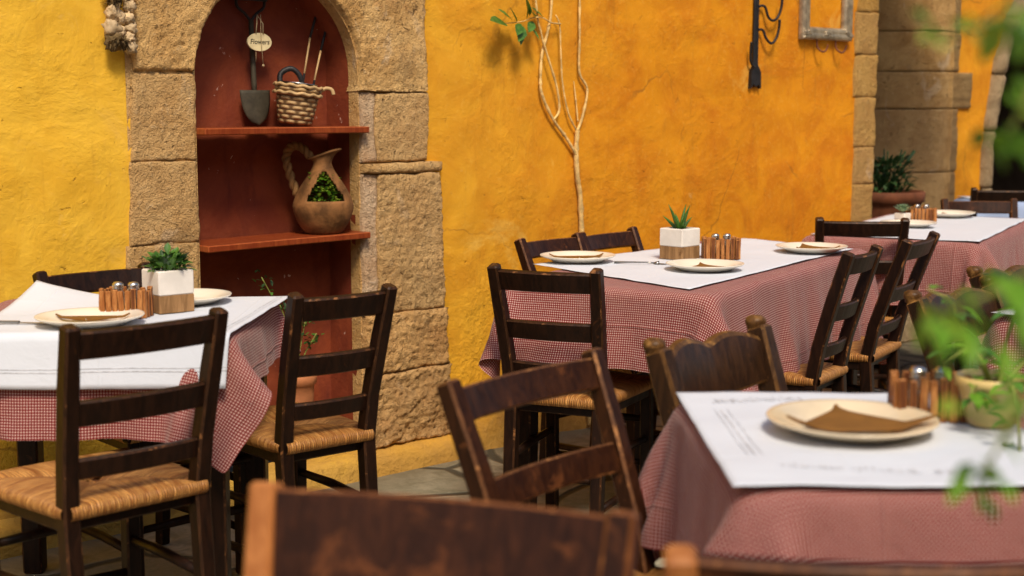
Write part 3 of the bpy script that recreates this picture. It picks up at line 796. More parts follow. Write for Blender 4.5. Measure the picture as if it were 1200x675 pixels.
CHG = 'rush seated taverna chairs around the tables'
def chair(label, c, dirdeg, w, h, face, lean, style='ladder', wood='wood', wb=None, seat_d=0.37, rails=3, orange_side=False, railh=0.060, sz=0.462, railtop=0.012):
    """c: middle of the back's top, dirdeg: direction of its rails, face +1/-1: to the left/right of that direction"""
    ang = radians(dirdeg) if face > 0 else radians(dirdeg+180)
    fw = Vector((-sin(ang), cos(ang), 0))
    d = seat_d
    root_loc = Vector((c[0], c[1], 0)) + fw*(d/2 + lean)
    t = thing('wooden_chair', label, 'chair', root_loc, ang, CHG)
    wb = wb or w*0.90
    m = (M[wood], M[wood+'_edge'])
    yb = -d/2
    yt = -d/2 - lean
    def backpt(z):          # y of the back at height z, x half width
        if z < sz: return wb/2, yb - 0.035*(1-z/sz)
        k = (z-sz)/(h-sz); return wb/2 + (w-wb)/2*k, yb + (yt-yb)*(k**1.15)
    for sx in (-1, 1):
        zs = [0, 0.2, sz-0.02, sz+0.1, sz+0.25, h-0.03 if style == 'carved' else h]
        pts = []
        for z in zs:
            hx, y = backpt(z); pts.append((sx*hx, y, z))
        pw = 1.28 if style == 'carved' else 1.0
        bm = bmesh.new(); sweep(bm, pts, 0.036*pw, 0.040*pw, (1, 0, 0), 0.005*pw, [0.92, 1, 1.05, 1, 1, 0.9])
        if style == 'carved':
            hx, y = backpt(h-0.02)
            nb_ = len(bm.faces)
            lathe(bm, [(0.019, -0.014), (0.0195, -0.008), (0.0225, -0.002), (0.0235, 0.004), (0.0215, 0.011), (0.014, 0.016), (0.0, 0.0175)], 16, (sx*hx, y-0.004, h-0.025))
            bm.faces.ensure_lookup_table()
            for f in bm.faces[nb_:]: f.material_index = 1
        if orange_side and sx == orange_side:
            p_ = new_obj('back_post', bm, (M['wood_orange'], M['wood_orange']), t); p_['label'] = 'orange wood back post'
        else:
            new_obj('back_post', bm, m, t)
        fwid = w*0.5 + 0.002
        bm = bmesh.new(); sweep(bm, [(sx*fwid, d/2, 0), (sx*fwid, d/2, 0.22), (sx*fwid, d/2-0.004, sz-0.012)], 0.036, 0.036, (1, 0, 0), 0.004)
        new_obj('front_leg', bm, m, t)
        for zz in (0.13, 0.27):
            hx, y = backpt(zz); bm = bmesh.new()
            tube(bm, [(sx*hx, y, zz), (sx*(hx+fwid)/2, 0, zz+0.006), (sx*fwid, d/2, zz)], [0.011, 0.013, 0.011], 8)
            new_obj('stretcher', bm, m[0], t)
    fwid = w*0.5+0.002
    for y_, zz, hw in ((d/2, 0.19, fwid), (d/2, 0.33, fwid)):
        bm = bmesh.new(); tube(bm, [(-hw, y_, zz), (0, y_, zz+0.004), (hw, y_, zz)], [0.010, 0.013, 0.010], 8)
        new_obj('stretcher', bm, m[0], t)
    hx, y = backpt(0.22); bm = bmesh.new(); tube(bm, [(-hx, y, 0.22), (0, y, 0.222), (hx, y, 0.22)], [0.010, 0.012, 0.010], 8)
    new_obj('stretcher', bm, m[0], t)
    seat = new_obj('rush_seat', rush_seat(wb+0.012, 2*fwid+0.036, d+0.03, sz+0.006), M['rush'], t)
    bm = bmesh.new()
    sweep(bm, [(-wb/2, yb+0.012, sz-0.04), (wb/2, yb+0.012, sz-0.04)], 0.03, 0.028, (0, 0, 1), 0.004)
    sweep(bm, [(-fwid, d/2-0.012, sz-0.04), (fwid, d/2-0.012, sz-0.04)], 0.03, 0.028, (0, 0, 1), 0.004)
    for sx in (-1, 1): sweep(bm, [(sx*wb/2, yb+0.012, sz-0.04), (sx*fwid, d/2-0.012, sz-0.04)], 0.03, 0.028, (0, 0, 1), 0.004)
    new_obj('seat_frame', bm, m, t)
    def slat(z0, z1, th, bow, nm):
        pts = []
        zc = (z0+z1)/2
        hx, y = backpt(zc); hx -= 0.010
        for k in range(9):
            u = -1 + 2*k/8; pts.append((u*hx, y - bow*(1-u*u), zc))
        # tilt with the back
        k0 = backpt(z0)[1]; k1 = backpt(z1)[1]
        side = Vector((0, k1-k0, z1-z0)).normalized()
        bm = bmesh.new(); sweep(bm, pts, z1-z0, th, side, 0.004); new_obj(nm, bm, m, t)
    if style == 'ladder':
        bh = h - sz
        slat(h-railtop-railh, h-railtop, 0.020, 0.018, 'top_rail')
        if rails >= 2: slat(sz+bh*0.44, sz+bh*0.44+0.056, 0.017, 0.016, 'back_slat')
        if rails >= 3: slat(sz+bh*0.14, sz+bh*0.14+0.046, 0.016, 0.014, 'back_slat')
    else:
        # scalloped rail: outline across the width, extruded
        hx, y = backpt(h-0.08); hx -= 0.008
        N = 44; bm = bmesh.new(); cols = []
        for k in range(N+1):
            u = -1 + 2*k/N
            hump = 0.017*max(0, cos((u+0.48)*pi/0.98)) + 0.022*max(0, cos((u-0.48)*pi/0.98)) + 0.006*cos(u*pi/2)
            top = h - 0.052 + hump
            bot = h - 0.142 - 0.012*cos(u*pi/2)
            yy = y - 0.020*(1-u*u)
            sl = (yt-yb)/(h-sz)
            col = []
            for zz, th in ((bot, 0.009), (bot+0.006, 0.012), (top-0.008, 0.012), (top, 0.007)):
                yc = yy + sl*(zz-(h-0.08))
                col.append((bm.verts.new((u*hx, yc-th, zz)), bm.verts.new((u*hx, yc+th, zz))))
            cols.append(col)
        for a, b in zip(cols[:-1], cols[1:]):
            for q in range(3):
                for sgn in (0, 1):
                    f = bm.faces.new((a[q][sgn], b[q][sgn], b[q+1][sgn], a[q+1][sgn])); f.material_index = 1 if q != 1 else 0
                    f.smooth = (q == 1)
            for q in (0, 3):
                f = bm.faces.new((a[q][0], a[q][1], b[q][1], b[q][0])); f.material_index = 1
        bmesh.ops.recalc_face_normals(bm, faces=bm.faces)
        new_obj('carved_rail', bm, m, t)
        slat(sz+0.10, sz+0.15, 0.016, 0.014, 'back_slat')
    return t

chair('dark ladder back chair seen from behind, orange rush seat, at the left table', (1.408, -1.393), 2, 0.345, 0.87, +1, 0.075, sz=0.485, seat_d=0.34)
chair('dark chair against the yellow wall, only its top rail above the left table paper', (1.875, -0.20), 1.7, 0.33, 0.838, -1, 0.12)
chair('dark ladder back chair in front of the red niche, pale rush seat', (2.062, -1.175), -3, 0.275, 0.85, +1, 0.10)
chair('black ladder back chair at the near end of the middle table', (2.772, -1.152), -66, 0.314, 0.85, +1, 0.095, wb=0.275)
chair('brown chair behind the middle table, left of the two by the wall', (3.515, -0.40), 5, 0.31, 0.842, -1, 0.14, wood='wood_b')
chair('brown chair behind the middle table, right of the two and nearer its aloe planter', (3.88, -0.335), 7.6, 0.33, 0.838, -1, 0.14, wood='wood_b')
chair('dark chair seen edge on, left of two along the near side of middle table', (3.79, -1.53), 15, 0.27, 0.86, +1, 0.115)
chair('dark chair seen edge on, right of two along the near side of middle table', (4.32, -1.41), 17, 0.36, 0.86, +1, 0.135)
chair('blurred dark brown ladder back chair tilted towards the near table, two slats showing', (1.683, -2.233), 8, 0.40, 0.85, -1, 0.14, wood='wood_b')
chair('carved scalloped back chair with knobbed posts behind the near table corner', (2.265, -2.165), 8.3, 0.40, 0.858, -1, 0.115, 'carved', 'wood_carved')
chair('very blurred reddish brown chair top rail at the bottom of the view, orange left post', (0.984, -2.844), -59, 0.42, 0.87, -1, 0.10, wood='wood_red', orange_side=1, rails=1, railh=0.125, railtop=0.004)
chair('very blurred chair rail at the bottom right, below the near table cloth', (1.164, -3.292), -47, 0.38, 0.868, +1, 0.09, wood='wood_red', orange_side=-1, railh=0.10, railtop=0.003)
chair('carved scalloped back chair with honey knobs behind the green leaves', (3.37, -2.075), 4.3, 0.43, 0.848, -1, 0.15, 'carved', 'wood_carved')
chair('carved scalloped back chair at the right edge, partly outside the view', (3.87, -1.96), 4.3, 0.42, 0.862, -1, 0.15, 'carved', 'wood_carved')
chair('dark chair at the near end of the far table, in front of its white paper', (4.785, -0.86), -49, 0.33, 0.865, +1, 0.10)
chair('lighter brown chair beyond the far table, right end', (6.425, -0.435), -42.6, 0.34, 0.85, -1, 0.10, wood='wood_b')
chair('dark chair farthest away, in front of the pale blue topped table', (7.10, -0.23), -48, 0.36, 0.868, +1, 0.10)

# ------------------------------------------------------------------ tables, cloths, paper
TOP = 0.765
def drape(L, W, drop, seed, res=0.022, steps=95, iters=26, off=(0, 0)):
    """small cloth solver: a flat sheet dropped over a table top"""
    nx = int(round((L+2*drop)/res))+1; ny = int(round((W+2*drop)/res))+1
    X = np.linspace(-(L/2+drop), L/2+drop, nx); Y = np.linspace(-(W/2+drop), W/2+drop, ny)
    P = np.zeros((nx, ny, 3)); P[..., 0] = X[:, None]; P[..., 1] = Y[None, :]
    rg = np.random.RandomState(seed)
    P[..., 2] = TOP + 0.010 + 0.002*rg.rand(nx, ny)
    UV = P[..., :2].copy()
    P[..., 0] += off[0]; P[..., 1] += off[1]
    Q = P.copy(); dx = X[1]-X[0]; dy = Y[1]-Y[0]; dg = sqrt(dx*dx+dy*dy)
    a, b, zt = L/2+0.006, W/2+0.006, TOP+0.007
    wind = np.stack([sum(rg.randn()*np.sin(rg.rand()*14*UV[..., 0]+rg.rand()*14*UV[..., 1]+rg.rand()*6) for _ in range(5)) for _ in range(2)], -1)
    # the cotton is not perfectly even: small slack patches make it pucker
    f1 = sum(rg.randn()*np.sin((rg.randn()*13)*UV[..., 0]+(rg.randn()*13)*UV[..., 1]+rg.rand()*6) for _ in range(7))
    over = np.maximum(np.abs(UV[..., 0])-L/2, np.abs(UV[..., 1])-W/2)
    sl = (1 + np.clip(over/0.08, 0, 1)*(0.030 + 0.024*f1))[..., None]
    def con(A, B, rest, k):
        d = B-A; l = np.sqrt((d*d).sum(-1, keepdims=True))+1e-9
        c = d*((l-rest)/l)*(0.5*k); A += c; B -= c
    def collide(P):
        x, y, z = P[..., 0], P[..., 1], P[..., 2]
        ins = (np.abs(x) < a) & (np.abs(y) < b) & (z < zt)
        pz = zt-z; px = a-np.abs(x); py = b-np.abs(y)
        m1 = ins & (pz <= px+0.004) & (pz <= py+0.004)
        m2 = ins & ~m1 & (px <= py); m3 = ins & ~m1 & ~m2
        z[m1] = zt
        x[m2] = np.sign(x[m2])*a; y[m3] = np.sign(y[m3])*b
        return m1 | m2 | m3
    dt = 1/50.
    for st_ in range(steps):
        v = (P-Q)*(0.97 if st_ < steps*0.7 else 0.85)
        acc = np.zeros_like(P); acc[..., 2] = -3.2
        if st_ < steps*0.75: acc[..., :2] += wind*0.9
        Q = P.copy(); P = P + v + acc*dt*dt
        for it in range(iters):
            for o_ in (0, 1):
                con(P[o_:nx-1:2], P[o_+1:nx:2], dx*sl[o_:nx-1:2], 1.0)
                con(P[:, o_:ny-1:2], P[:, o_+1:ny:2], dy*sl[:, o_:ny-1:2], 1.0)
                na = len(range(o_, nx-1, 2))
                con(P[o_:nx-1:2, :-1], P[o_+1:nx:2, 1:], dg, 0.16)
                con(P[o_:nx-1:2, 1:], P[o_+1:nx:2, :-1], dg, 0.16)
            for o_ in (0, 1):
                for q in range(0, 2):
                    A = P[o_+q*2:nx-2:4]; B = P[o_+q*2+2:nx:4]; con(A[:len(B)], B, 2*dx, 0.025)
                    A = P[:, o_+q*2:ny-2:4]; B = P[:, o_+q*2+2:ny:4]; con(A[:, :B.shape[1]], B, 2*dy, 0.025)
            if it % 3 == 2 or it == iters-1: hit = collide(P)
        Q[hit] = Q[hit]*0.15 + P[hit]*0.85
        P[..., 2] = np.maximum(P[..., 2], 0.01)
    # soft vertical folds in the hanging sides
    ex = np.abs(UV[..., 0]+off[0])-L/2; ey = np.abs(UV[..., 1]+off[1])-W/2
    def wave(sv): return sum(q*np.sin(sv*k_+rg.rand()*6.3) for q, k_ in ((0.5, 21+6*rg.rand()), (0.32, 38+9*rg.rand()), (0.3, 9+3*rg.rand())))
    for e_, sv, ax, sgn in ((ex, UV[..., 1], 0, np.sign(UV[..., 0])), (ey, UV[..., 0], 1, np.sign(UV[..., 1]))):
        only = (e_ > 0) & (e_ >= (ey if ax == 0 else ex))
        amt = np.clip(e_, 0, None)**1.15*0.105
        P[..., ax] += np.where(only, sgn*amt*(1.0+wave(sv))*1.0, 0)
    return P, UV

def cloth_mesh(P, UV, thick=0.0):
    nx, ny = P.shape[:2]
    me = bpy.data.meshes.new('tablecloth')
    idx = np.arange(nx*ny).reshape(nx, ny)
    q = np.stack([idx[:-1, :-1], idx[1:, :-1], idx[1:, 1:], idx[:-1, 1:]], -1).reshape(-1, 4)
    me.from_pydata(P.reshape(-1, 3).tolist(), [], q.tolist())
    uv = me.uv_layers.new(name='UVMap'); flat = UV.reshape(-1, 2)
    li = np.zeros(len(me.loops), dtype=np.int32); me.loops.foreach_get('vertex_index', li)
    uv.data.foreach_set('uv', flat[li].reshape(-1).astype(np.float32))
    me.polygons.foreach_set('use_smooth', [True]*len(me.polygons))
    return me

def table(label, c, rz, L, W, group='wooden taverna tables under gingham cloths', top=TOP):
    t = thing('dining_table', label, 'table', (c[0], c[1], 0), radians(rz), group)
    m = (M['wood'], M['wood_edge'])
    bm = bmesh.new()
    L0, W0 = L, W; L, W = L-0.03, W-0.03
    for k in range(4): box(bm, (0, -W/2 + W*(k+0.5)/4, top-0.0165), (L, W/4-0.002, 0.025), 0.003)
    new_obj('tabletop', bm, m, t)
    ins = 0.045
    for sx in (-1, 1):
        for sy in (-1, 1):
            bm = bmesh.new(); x, y = sx*(L/2-ins), sy*(W/2-ins)
            sweep(bm, [(x, y, 0), (x, y, 0.35), (x, y, top-0.030)], 0.062, 0.062, (1, 0, 0), 0.005, [0.86, 0.95, 1.0]); new_obj('leg', bm, m, t)
    for sy in (-1, 1):
        bm = bmesh.new(); y = sy*(W/2-ins); sweep(bm, [(-L/2+ins+0.03, y, top-0.075), (L/2-ins-0.03, y, top-0.075)], 0.09, 0.024, (0, 0, 1), 0.003); new_obj('apron', bm, m, t)
    for sx in (-1, 1):
        bm = bmesh.new(); x = sx*(L/2-ins); sweep(bm, [(x, -W/2+ins+0.03, top-0.075), (x, W/2-ins-0.03, top-0.075)], 0.09, 0.024, (0, 0, 1), 0.003); new_obj('apron', bm, m, t)
    return t

def cloth(label, c, rz, L, W, drop, seed, res=0.022, mat='gingham', off=(0, 0)):
    P, UV = drape(L, W, drop, seed, res, off=off)
    o = new_obj('tablecloth', cloth_mesh(P, UV), M[mat])
    o.location = (c[0], c[1], 0); o.rotation_euler = (0, 0, radians(rz))
    ss = o.modifiers.new('Smooth', 'SUBSURF'); ss.levels = 1; ss.render_levels = 1
    return tag(o, label, 'tablecloth', 'red and white gingham tablecloths' if mat == 'gingham' else None)

def to_local(c, rz, p):
    a = -radians(rz); x, y = p[0]-c[0], p[1]-c[1]
    return Vector((x*cos(a)-y*sin(a), x*sin(a)+y*cos(a), 0))

class Paper:
    def __init__(s, c, rz, L, W, quad, bend=('y-',), curl=None, seed=1):
        s.c, s.rz, s.L, s.W = c, rz, L, W; s.q = [Vector((p[0], p[1], 0)) for p in quad]; s.bend = bend; s.curl = curl; s.seed = seed
    def at(s, u, v, off=0.0):
        fl, fr_, br, bl = s.q
        p = (fl*(1-u)+fr_*u)*(1-v) + (bl*(1-u)+br*u)*v
        x, y = p.x, p.y
        z = TOP + 0.0125 + off + 0.0034*fbm((x*5+s.seed, y*5, s.seed), 1, 2, 3)
        z = max(z, TOP+0.0105+off)
        def b(e):    # overhang length -> (out, down)
            r = 0.016; L1 = r*pi*0.45
            if e <= 0: return e, 0
            a = min(e/r, pi*0.45)
            o, d = r*sin(a), r*(1-cos(a))
            if e > L1: o += (e-L1)*cos(pi*0.45); d += (e-L1)*sin(pi*0.45)
            return o, d
        if 'y-' in s.bend:
            e = -y - s.W/2 - 0.004
            if e > 0: o_, d_ = b(e); y = -(s.W/2+0.004+o_) - off*0.9; z -= d_
        if 'x-' in s.bend:
            e = -x - s.L/2 - 0.004
            if e > 0: o_, d_ = b(e); x = -(s.L/2+0.004+o_); z -= d_
        if s.curl:
            for (cu, cv, rad, hgt) in s.curl:
                dd = sqrt(((u-cu))**2 + ((v-cv))**2)
                if dd < rad: z += hgt*(1-dd/rad)**1.7
        return Vector((x, y, z))
def paper(label, P, nu=46, nv=34, extra=None):
    bm = bmesh.new()
    g = [[bm.verts.new(P.at(i/nu, j/nv)) for j in range(nv+1)] for i in range(nu+1)]
    for i in range(nu):
        for j in range(nv): bm.faces.new((g[i][j], g[i+1][j], g[i+1][j+1], g[i][j+1])).smooth = True
    o = new_obj('paper_cover', bm, M['paper'])
    o.location = (P.c[0], P.c[1], 0); o.rotation_euler = (0, 0, radians(P.rz))
    so = o.modifiers.new('Thickness', 'SOLIDIFY'); so.thickness = 0.0006; so.offset = 1
    return tag(o, label, 'table paper', 'white paper covers on the tables')
def ink_strip(bm, P, u0, v0, u1, v1, w, n=24, off=0.0016):
    """printed line on the paper from (u0,v0) to (u1,v1)"""
    d = Vector((u1-u0, v1-v0)); nrm = Vector((-d.y, d.x)).normalized()*w
    prev = None
    for k in range(n+1):
        t = k/n; u = u0+d.x*t; v = v0+d.y*t
        a = bm.verts.new(P.at(u+nrm.x, v+nrm.y, off)); b = bm.verts.new(P.at(u-nrm.x, v-nrm.y, off))
        if prev: bm.faces.new((prev[0], prev[1], b, a))
        prev = (a, b)
def ink_script(bm, P, u0, v0, u1, v1, amp, seed, count=16, off=0.0016):
    """a run of small faded printed letters: short strokes"""
    r = random.Random(seed); d = Vector((u1-u0, v1-v0)); nrm = Vector((-d.y, d.x)).normalized()
    count = int(count*1.7)
    for k in range(count):
        if r.random() < 0.14: continue
        t = (k+0.15)/count; base = Vector((u0, v0)) + d*t
        for s_ in range(r.choice((2, 3, 4))):
            p = base + d*(r.uniform(0, 0.7)/count) + nrm*(amp*r.uniform(-0.4, 0.1))
            q = p + nrm*(amp*r.uniform(0.3, 1.0)) + d*(r.uniform(-0.25, 0.35)/count)
            ink_strip(bm, P, p.x, p.y, q.x, q.y, 0.0014, 3, off)

T1c, T1r, T1L, T1W = (1.682, -0.684), -42.6, 0.75, 0.66
T2c, T2r, T2L, T2W = (3.745, -0.929), 17, 1.55, 0.70
T3c, T3r, T3L, T3W = (2.03, -2.834), -40.9, 0.75, 0.65
T6c, T6r, T6L, T6W = (5.62, -0.645), 19, 1.45, 0.72
T5c, T5r, T5L, T5W = (3.76, -2.56), 2, 0.80, 0.74
T7c, T7r, T7L, T7W = (7.63, 0.02), -42.6, 0.56, 0.50
table('square table at the left, dark legs under gingham and white paper', T1c, T1r, T1L, T1W)
table('long table in the middle, along the yellow wall', T2c, T2r, T2L, T2W)
table('nearest table at the lower right, almost hidden by its cloth', T3c, T3r, T3L, T3W)
table('long far table near the wall corner', T6c, T6r, T6L, T6W)
table('table at the right edge behind the green leaves', T5c, T5r, T5L, T5W)
table('small farthest table before the stone column', T7c, T7r, T7L, T7W)
cloth('pink red gingham cloth on the left table below its white paper', T1c, T1r, T1L, T1W, 0.195, 11, off=(-0.06, -0.02))
cloth('pink red gingham cloth on the long middle table', T2c, T2r, T2L, T2W, 0.255, 5, off=(0.04, -0.06))
cloth('blurred gingham cloth on the nearest table, lower right', T3c, T3r, T3L, T3W, 0.25, 21)
cloth('gingham cloth on the far table near the wall corner', T6c, T6r, T6L, T6W, 0.24, 3, 0.028)
cloth('olive shaded gingham cloth at the right edge behind the leaves', T5c, T5r, T5L, T5W, 0.25, 9, 0.03)
cloth('pale blue cloth on the small farthest table', T7c, T7r, T7L, T7W, 0.18, 2, 0.035, 'blue_cloth')

P1 = Paper(T1c, T1r, T1L, T1W, [(-0.31, -0.475), (0.365, -0.470), (0.415, 0.315), (-0.265, 0.235)], ('y-',), [(0.0, 1.0, 0.42, 0.055)], 3)
o = paper('white paper with a turned up corner on the left table', P1, 52, 60)
bm = bmesh.new()
ink_strip(bm, P1, 0.0, 0.052, 1.0, 0.052, 0.0016, 40); ink_strip(bm, P1, 0.0, 0.062, 1.0, 0.062, 0.0012, 40)
ink_strip(bm, P1, 0.955, 0.07, 0.955, 0.97, 0.0016, 30); ink_strip(bm, P1, 0.97, 0.07, 0.97, 0.97, 0.0012, 30)
new_obj('printed_border', bm, M['ink'], o)
lq = [to_local(T2c, T2r, p) for p in ((3.13, -1.385), (4.47, -1.03), (4.50, -0.50), (3.285, -0.63))]
lq = [(-0.735, -0.315), (0.63, -0.285), (0.71, 0.25), (-0.36, 0.335)]
lq = [tuple(to_local(T2c, T2r, p))[:2] for p in ((3.13, -1.385), (4.491, -1.02), (4.515, -0.482), (3.25, -0.60))]
P2 = Paper(T2c, T2r, T2L, T2W, lq, ('y-', 'x-'), None, 6)
o = paper('white paper along the middle table', P2, 60, 34)
for vv, sd_ in ((0.50, 4), (0.56, 5)):
    bm = bmesh.new(); ink_script(bm, P2, 0.43, vv, 0.50, vv, 0.033, sd_, 8); new_obj('printed_writing', bm, M['ink'], o)
P3 = Paper(T3c, T3r, T3L, T3W, [(-0.385, -0.325), (0.16, -0.335), (0.15, 0.318), (-0.372, 0.322)], ('y-', 'x-'), None, 8)
o = paper('white printed paper on the nearest table under the tan plate', P3, 44, 44)
bm = bmesh.new()
ink_script(bm, P3, 0.10, 0.86, 0.42, 0.90, 0.045, 2, 15); ink_script(bm, P3, 0.16, 0.16, 0.62, 0.10, 0.04, 3, 18)
for k, (w_, o_) in enumerate(((0.006, 0), (0.003, 0.022), (0.003, -0.02))): ink_strip(bm, P3, 0.115+o_, 0.27, 0.115+o_, 0.78, w_*0.6, 14)
new_obj('printed_writing', bm, M['ink'], o)
P6 = Paper(T6c, T6r, T6L, T6W, [(-0.70, -0.35), (0.60, -0.33), (0.62, 0.30), (-0.68, 0.33)], ('y-', 'x-'), None, 2)
paper('white paper on the far table near the wall corner', P6, 46, 30)
P5 = Paper(T5c, T5r, T5L, T5W, [(-0.40, -0.30), (0.38, -0.30), (0.38, 0.365), (-0.405, 0.365)], ('y-',), None, 5)
paper('white paper tip at the right edge behind the leaves', P5, 20, 20)
P7 = Paper(T7c, T7r, T7L, T7W, [(-0.26, -0.23), (0.26, -0.23), (0.26, 0.23), (-0.26, 0.23)], (), None, 4)
paper('pale paper on the small farthest table', P7, 14, 14)

# ------------------------------------------------------------------ things on the tables
TZ = TOP + 0.0145
def plate(label, x, y, r=0.13, mat='ceramic', deep=1.0, tilt=0.0):
    bm = bmesh.new(); k = r/0.13
    lathe(bm, [(0, 0.004*k), (0.070*k, 0.004*k), (0.082*k, 0.007*k), (0.100*k, 0.016*k*deep), (0.124*k, 0.0225*k*deep), (0.1295*k, 0.0235*k*deep), (0.1305*k, 0.0215*k*deep),
               (0.127*k, 0.018*k*deep), (0.104*k, 0.0105*k*deep), (0.088*k, 0.002*k), (0.072*k, 0.0), (0.066*k, 0.0), (0.064*k, 0.002), (0, 0.002)], 56)
    o = new_obj('dinner_plate', bm, M[mat]); o.location = (x, y, TZ+0.001)
    return tag(o, label, 'plate', 'round plates set on the tables')
def napkin(label, x, y, r, ang, size=0.16, lift=0.006, depth=0.5):
    """folded paper triangle lying in the plate: apex along +y of its own frame, its ends resting on the rim"""
    bm = bmesh.new(); N = 22
    def zz(px, py):
        q = sqrt(px*px+py*py)/r
        base = 0.0055 if q < 0.62 else 0.0055 + (min(q, 1.06)-0.62)/0.38*0.0225*(r/0.13)
        return base + lift
    rows = []
    for i in range(N+1):
        t = i/N
        half = size*0.5*(1-t) + 0.002
        y_ = -size*depth*0.42 + t*size*depth
        rows.append([bm.verts.new((u*half, y_, zz(u*half, y_) + 0.010*(1-abs(u))*t*0.8)) for u in [k/6-1 for k in range(13)]])
    for a, b in zip(rows[:-1], rows[1:]):
        for k in range(12): bm.faces.new((a[k], a[k+1], b[k+1], b[k])).smooth = True
    o = new_obj('paper_napkin', bm, M['kraft']); o.location = (x, y, TZ+0.0015); o.rotation_euler = (0, 0, radians(ang))
    so = o.modifiers.new('Thickness', 'SOLIDIFY'); so.thickness = 0.0035; so.offset = 1
    return tag(o, label, 'napkin', 'brown paper napkins on the plates')

CAMA = -42.6     # direction of the picture's right along the ground (degrees)
plate('cream plate at the front of the left table beside the pegs', 1.545, -0.850, 0.128)
napkin('brown napkin on the plate of the left table', 1.545, -0.850, 0.128, CAMA+184, 0.175, 0.006, 0.42)
plate('cream plate half hidden behind the leafy planter', 1.905, -0.665, 0.125)
plate('cream plate behind the black chair on the middle table, left of the aloe', 3.406, -0.656, 0.128)
napkin('brown napkin curved across the plate left of the aloe planter', 3.406, -0.656, 0.128, CAMA+186, 0.185, 0.006, 0.42)
plate('cream plate at the front of the middle table before the pegs', 3.528, -1.110, 0.125)
napkin('flat brown napkin on the plate before the pegs of the middle table', 3.528, -1.110, 0.125, CAMA+10, 0.14, 0.002, 0.6)
plate('cream plate at the right end of the middle table', 4.257, -1.000, 0.128)
napkin('peaked brown napkin on the plate at the right end of the middle table', 4.257, -1.000, 0.128, CAMA+15, 0.17, 0.006, 0.75)
plate('large tan rimmed plate on the nearest table', 1.925, -2.750, 0.136, 'ceramic_tan')
napkin('large brown triangular napkin on the tan plate', 1.925, -2.750, 0.136, CAMA+4, 0.245, 0.008, 0.62)
plate('pale plate of the far table, left and lower one', 5.47, -0.64, 0.12)
plate('pale plate of the far table, right of its pegs', 6.10, -0.455, 0.13)
napkin('small brown napkin on the far plate right of the pegs', 6.10, -0.455, 0.13, CAMA+20, 0.10, 0.002, 0.6)

def shaker(label, x, y, fill, z=TZ, s=1.0):
    t = thing('shaker', label, 'shaker', (x, y, z), 0, 'glass salt and pepper shakers')
    bm = bmesh.new(); lathe(bm, [(0, 0.002*s), (0.015*s, 0.002*s), (0.0165*s, 0.006*s), (0.0165*s, 0.052*s), (0.0125*s, 0.062*s), (0.0125*s, 0.066*s), (0, 0.066*s)], 20); new_obj('glass_body', bm, M['glass'], t)
    bm = bmesh.new(); lathe(bm, [(0, 0.0045*s), (0.0138*s, 0.0045*s), (0.0138*s, 0.038*s), (0, 0.040*s)], 16); new_obj('contents', bm, M[fill], t)
    bm = bmesh.new(); lathe(bm, [(0.0140*s, 0.064*s), (0.0155*s, 0.065*s), (0.0155*s, 0.069*s), (0.0145*s, 0.071*s), (0.0155*s, 0.073*s), (0.0150*s, 0.079*s), (0.011*s, 0.084*s), (0, 0.086*s)], 20); new_obj('cap', bm, M['steel'], t)
def caddy(label, x, y, ang, w=0.115, d=0.065, h=0.068, seed=1, lab=None):
    t = thing('peg_caddy', label, 'condiment holder', (x, y, TZ), radians(ang), 'holders made of wooden pegs')
    r = random.Random(seed)
    bm = bmesh.new(); box(bm, (0, 0, 0.006), (w-0.012, d-0.012, 0.008), 0.001); new_obj('base', bm, (M['peg_dark'], M['peg']), t)
    n1 = 7; n2 = 3
    spots = [(-w/2+w*(k+0.5)/n1, sy*d/2, 0) for k in range(n1) for sy in (-1, 1)] + [(sx*w/2, -d/2+d*(k+0.5)/n2, 1) for k in range(n2) for sx in (-1, 1)]
    for (px, py, e) in spots:
        hh = h*r.uniform(0.93, 1.06); bm = bmesh.new()
        ww = w/n1*0.80; tl = r.uniform(-0.002, 0.002)
        sd = (1, 0, 0) if not e else (0, 1, 0)
        sweep(bm, [(px, py, 0.0), (px, py, hh*0.5), (px+tl, py+tl*0.5, hh)], ww*r.uniform(0.85, 1.1), 0.009, sd, 0.0016)
        dk = r.random() < 0.35
        new_obj('wooden_peg', bm, (M['peg_dark' if dk else 'peg'], M['peg']), t)
    a = radians(ang)
    for k, (q, f, nm) in enumerate(((-0.020, 'salt', 'salt'), (0.020, 'pepper', 'pepper'))):
        qx = x + cos(a)*q; qy = y + sin(a)*q
        shaker(lab[k], qx, qy, f, TZ+0.0105, 0.9)
caddy('wooden peg holder beside the leafy planter on the left table', 1.672, -0.790, CAMA-6, 0.112, 0.066, 0.070, 3,
      ('left shaker in the pegs of the left table', 'right shaker in the pegs, touching the leafy planter side'))
caddy('wooden peg holder on the middle table right of the aloe planter', 3.835, -0.925, CAMA+3, 0.118, 0.066, 0.072, 5,
      ('left shaker in the pegs right of the aloe planter', 'right shaker in the pegs right of the aloe planter'))
caddy('blurred wooden peg holder on the nearest table behind the tan plate', 2.109, -2.778, CAMA-4, 0.118, 0.068, 0.074, 7,
      ('left shaker in the blurred pegs of the nearest table', 'right shaker with shiny cap in the blurred pegs of the nearest table'))
caddy('small wooden peg holder on the far table beside the grey succulent', 5.66, -0.585, CAMA, 0.118, 0.066, 0.072, 9,
      ('left shaker in the pegs of the far table', 'right shaker in the pegs of the far table'))

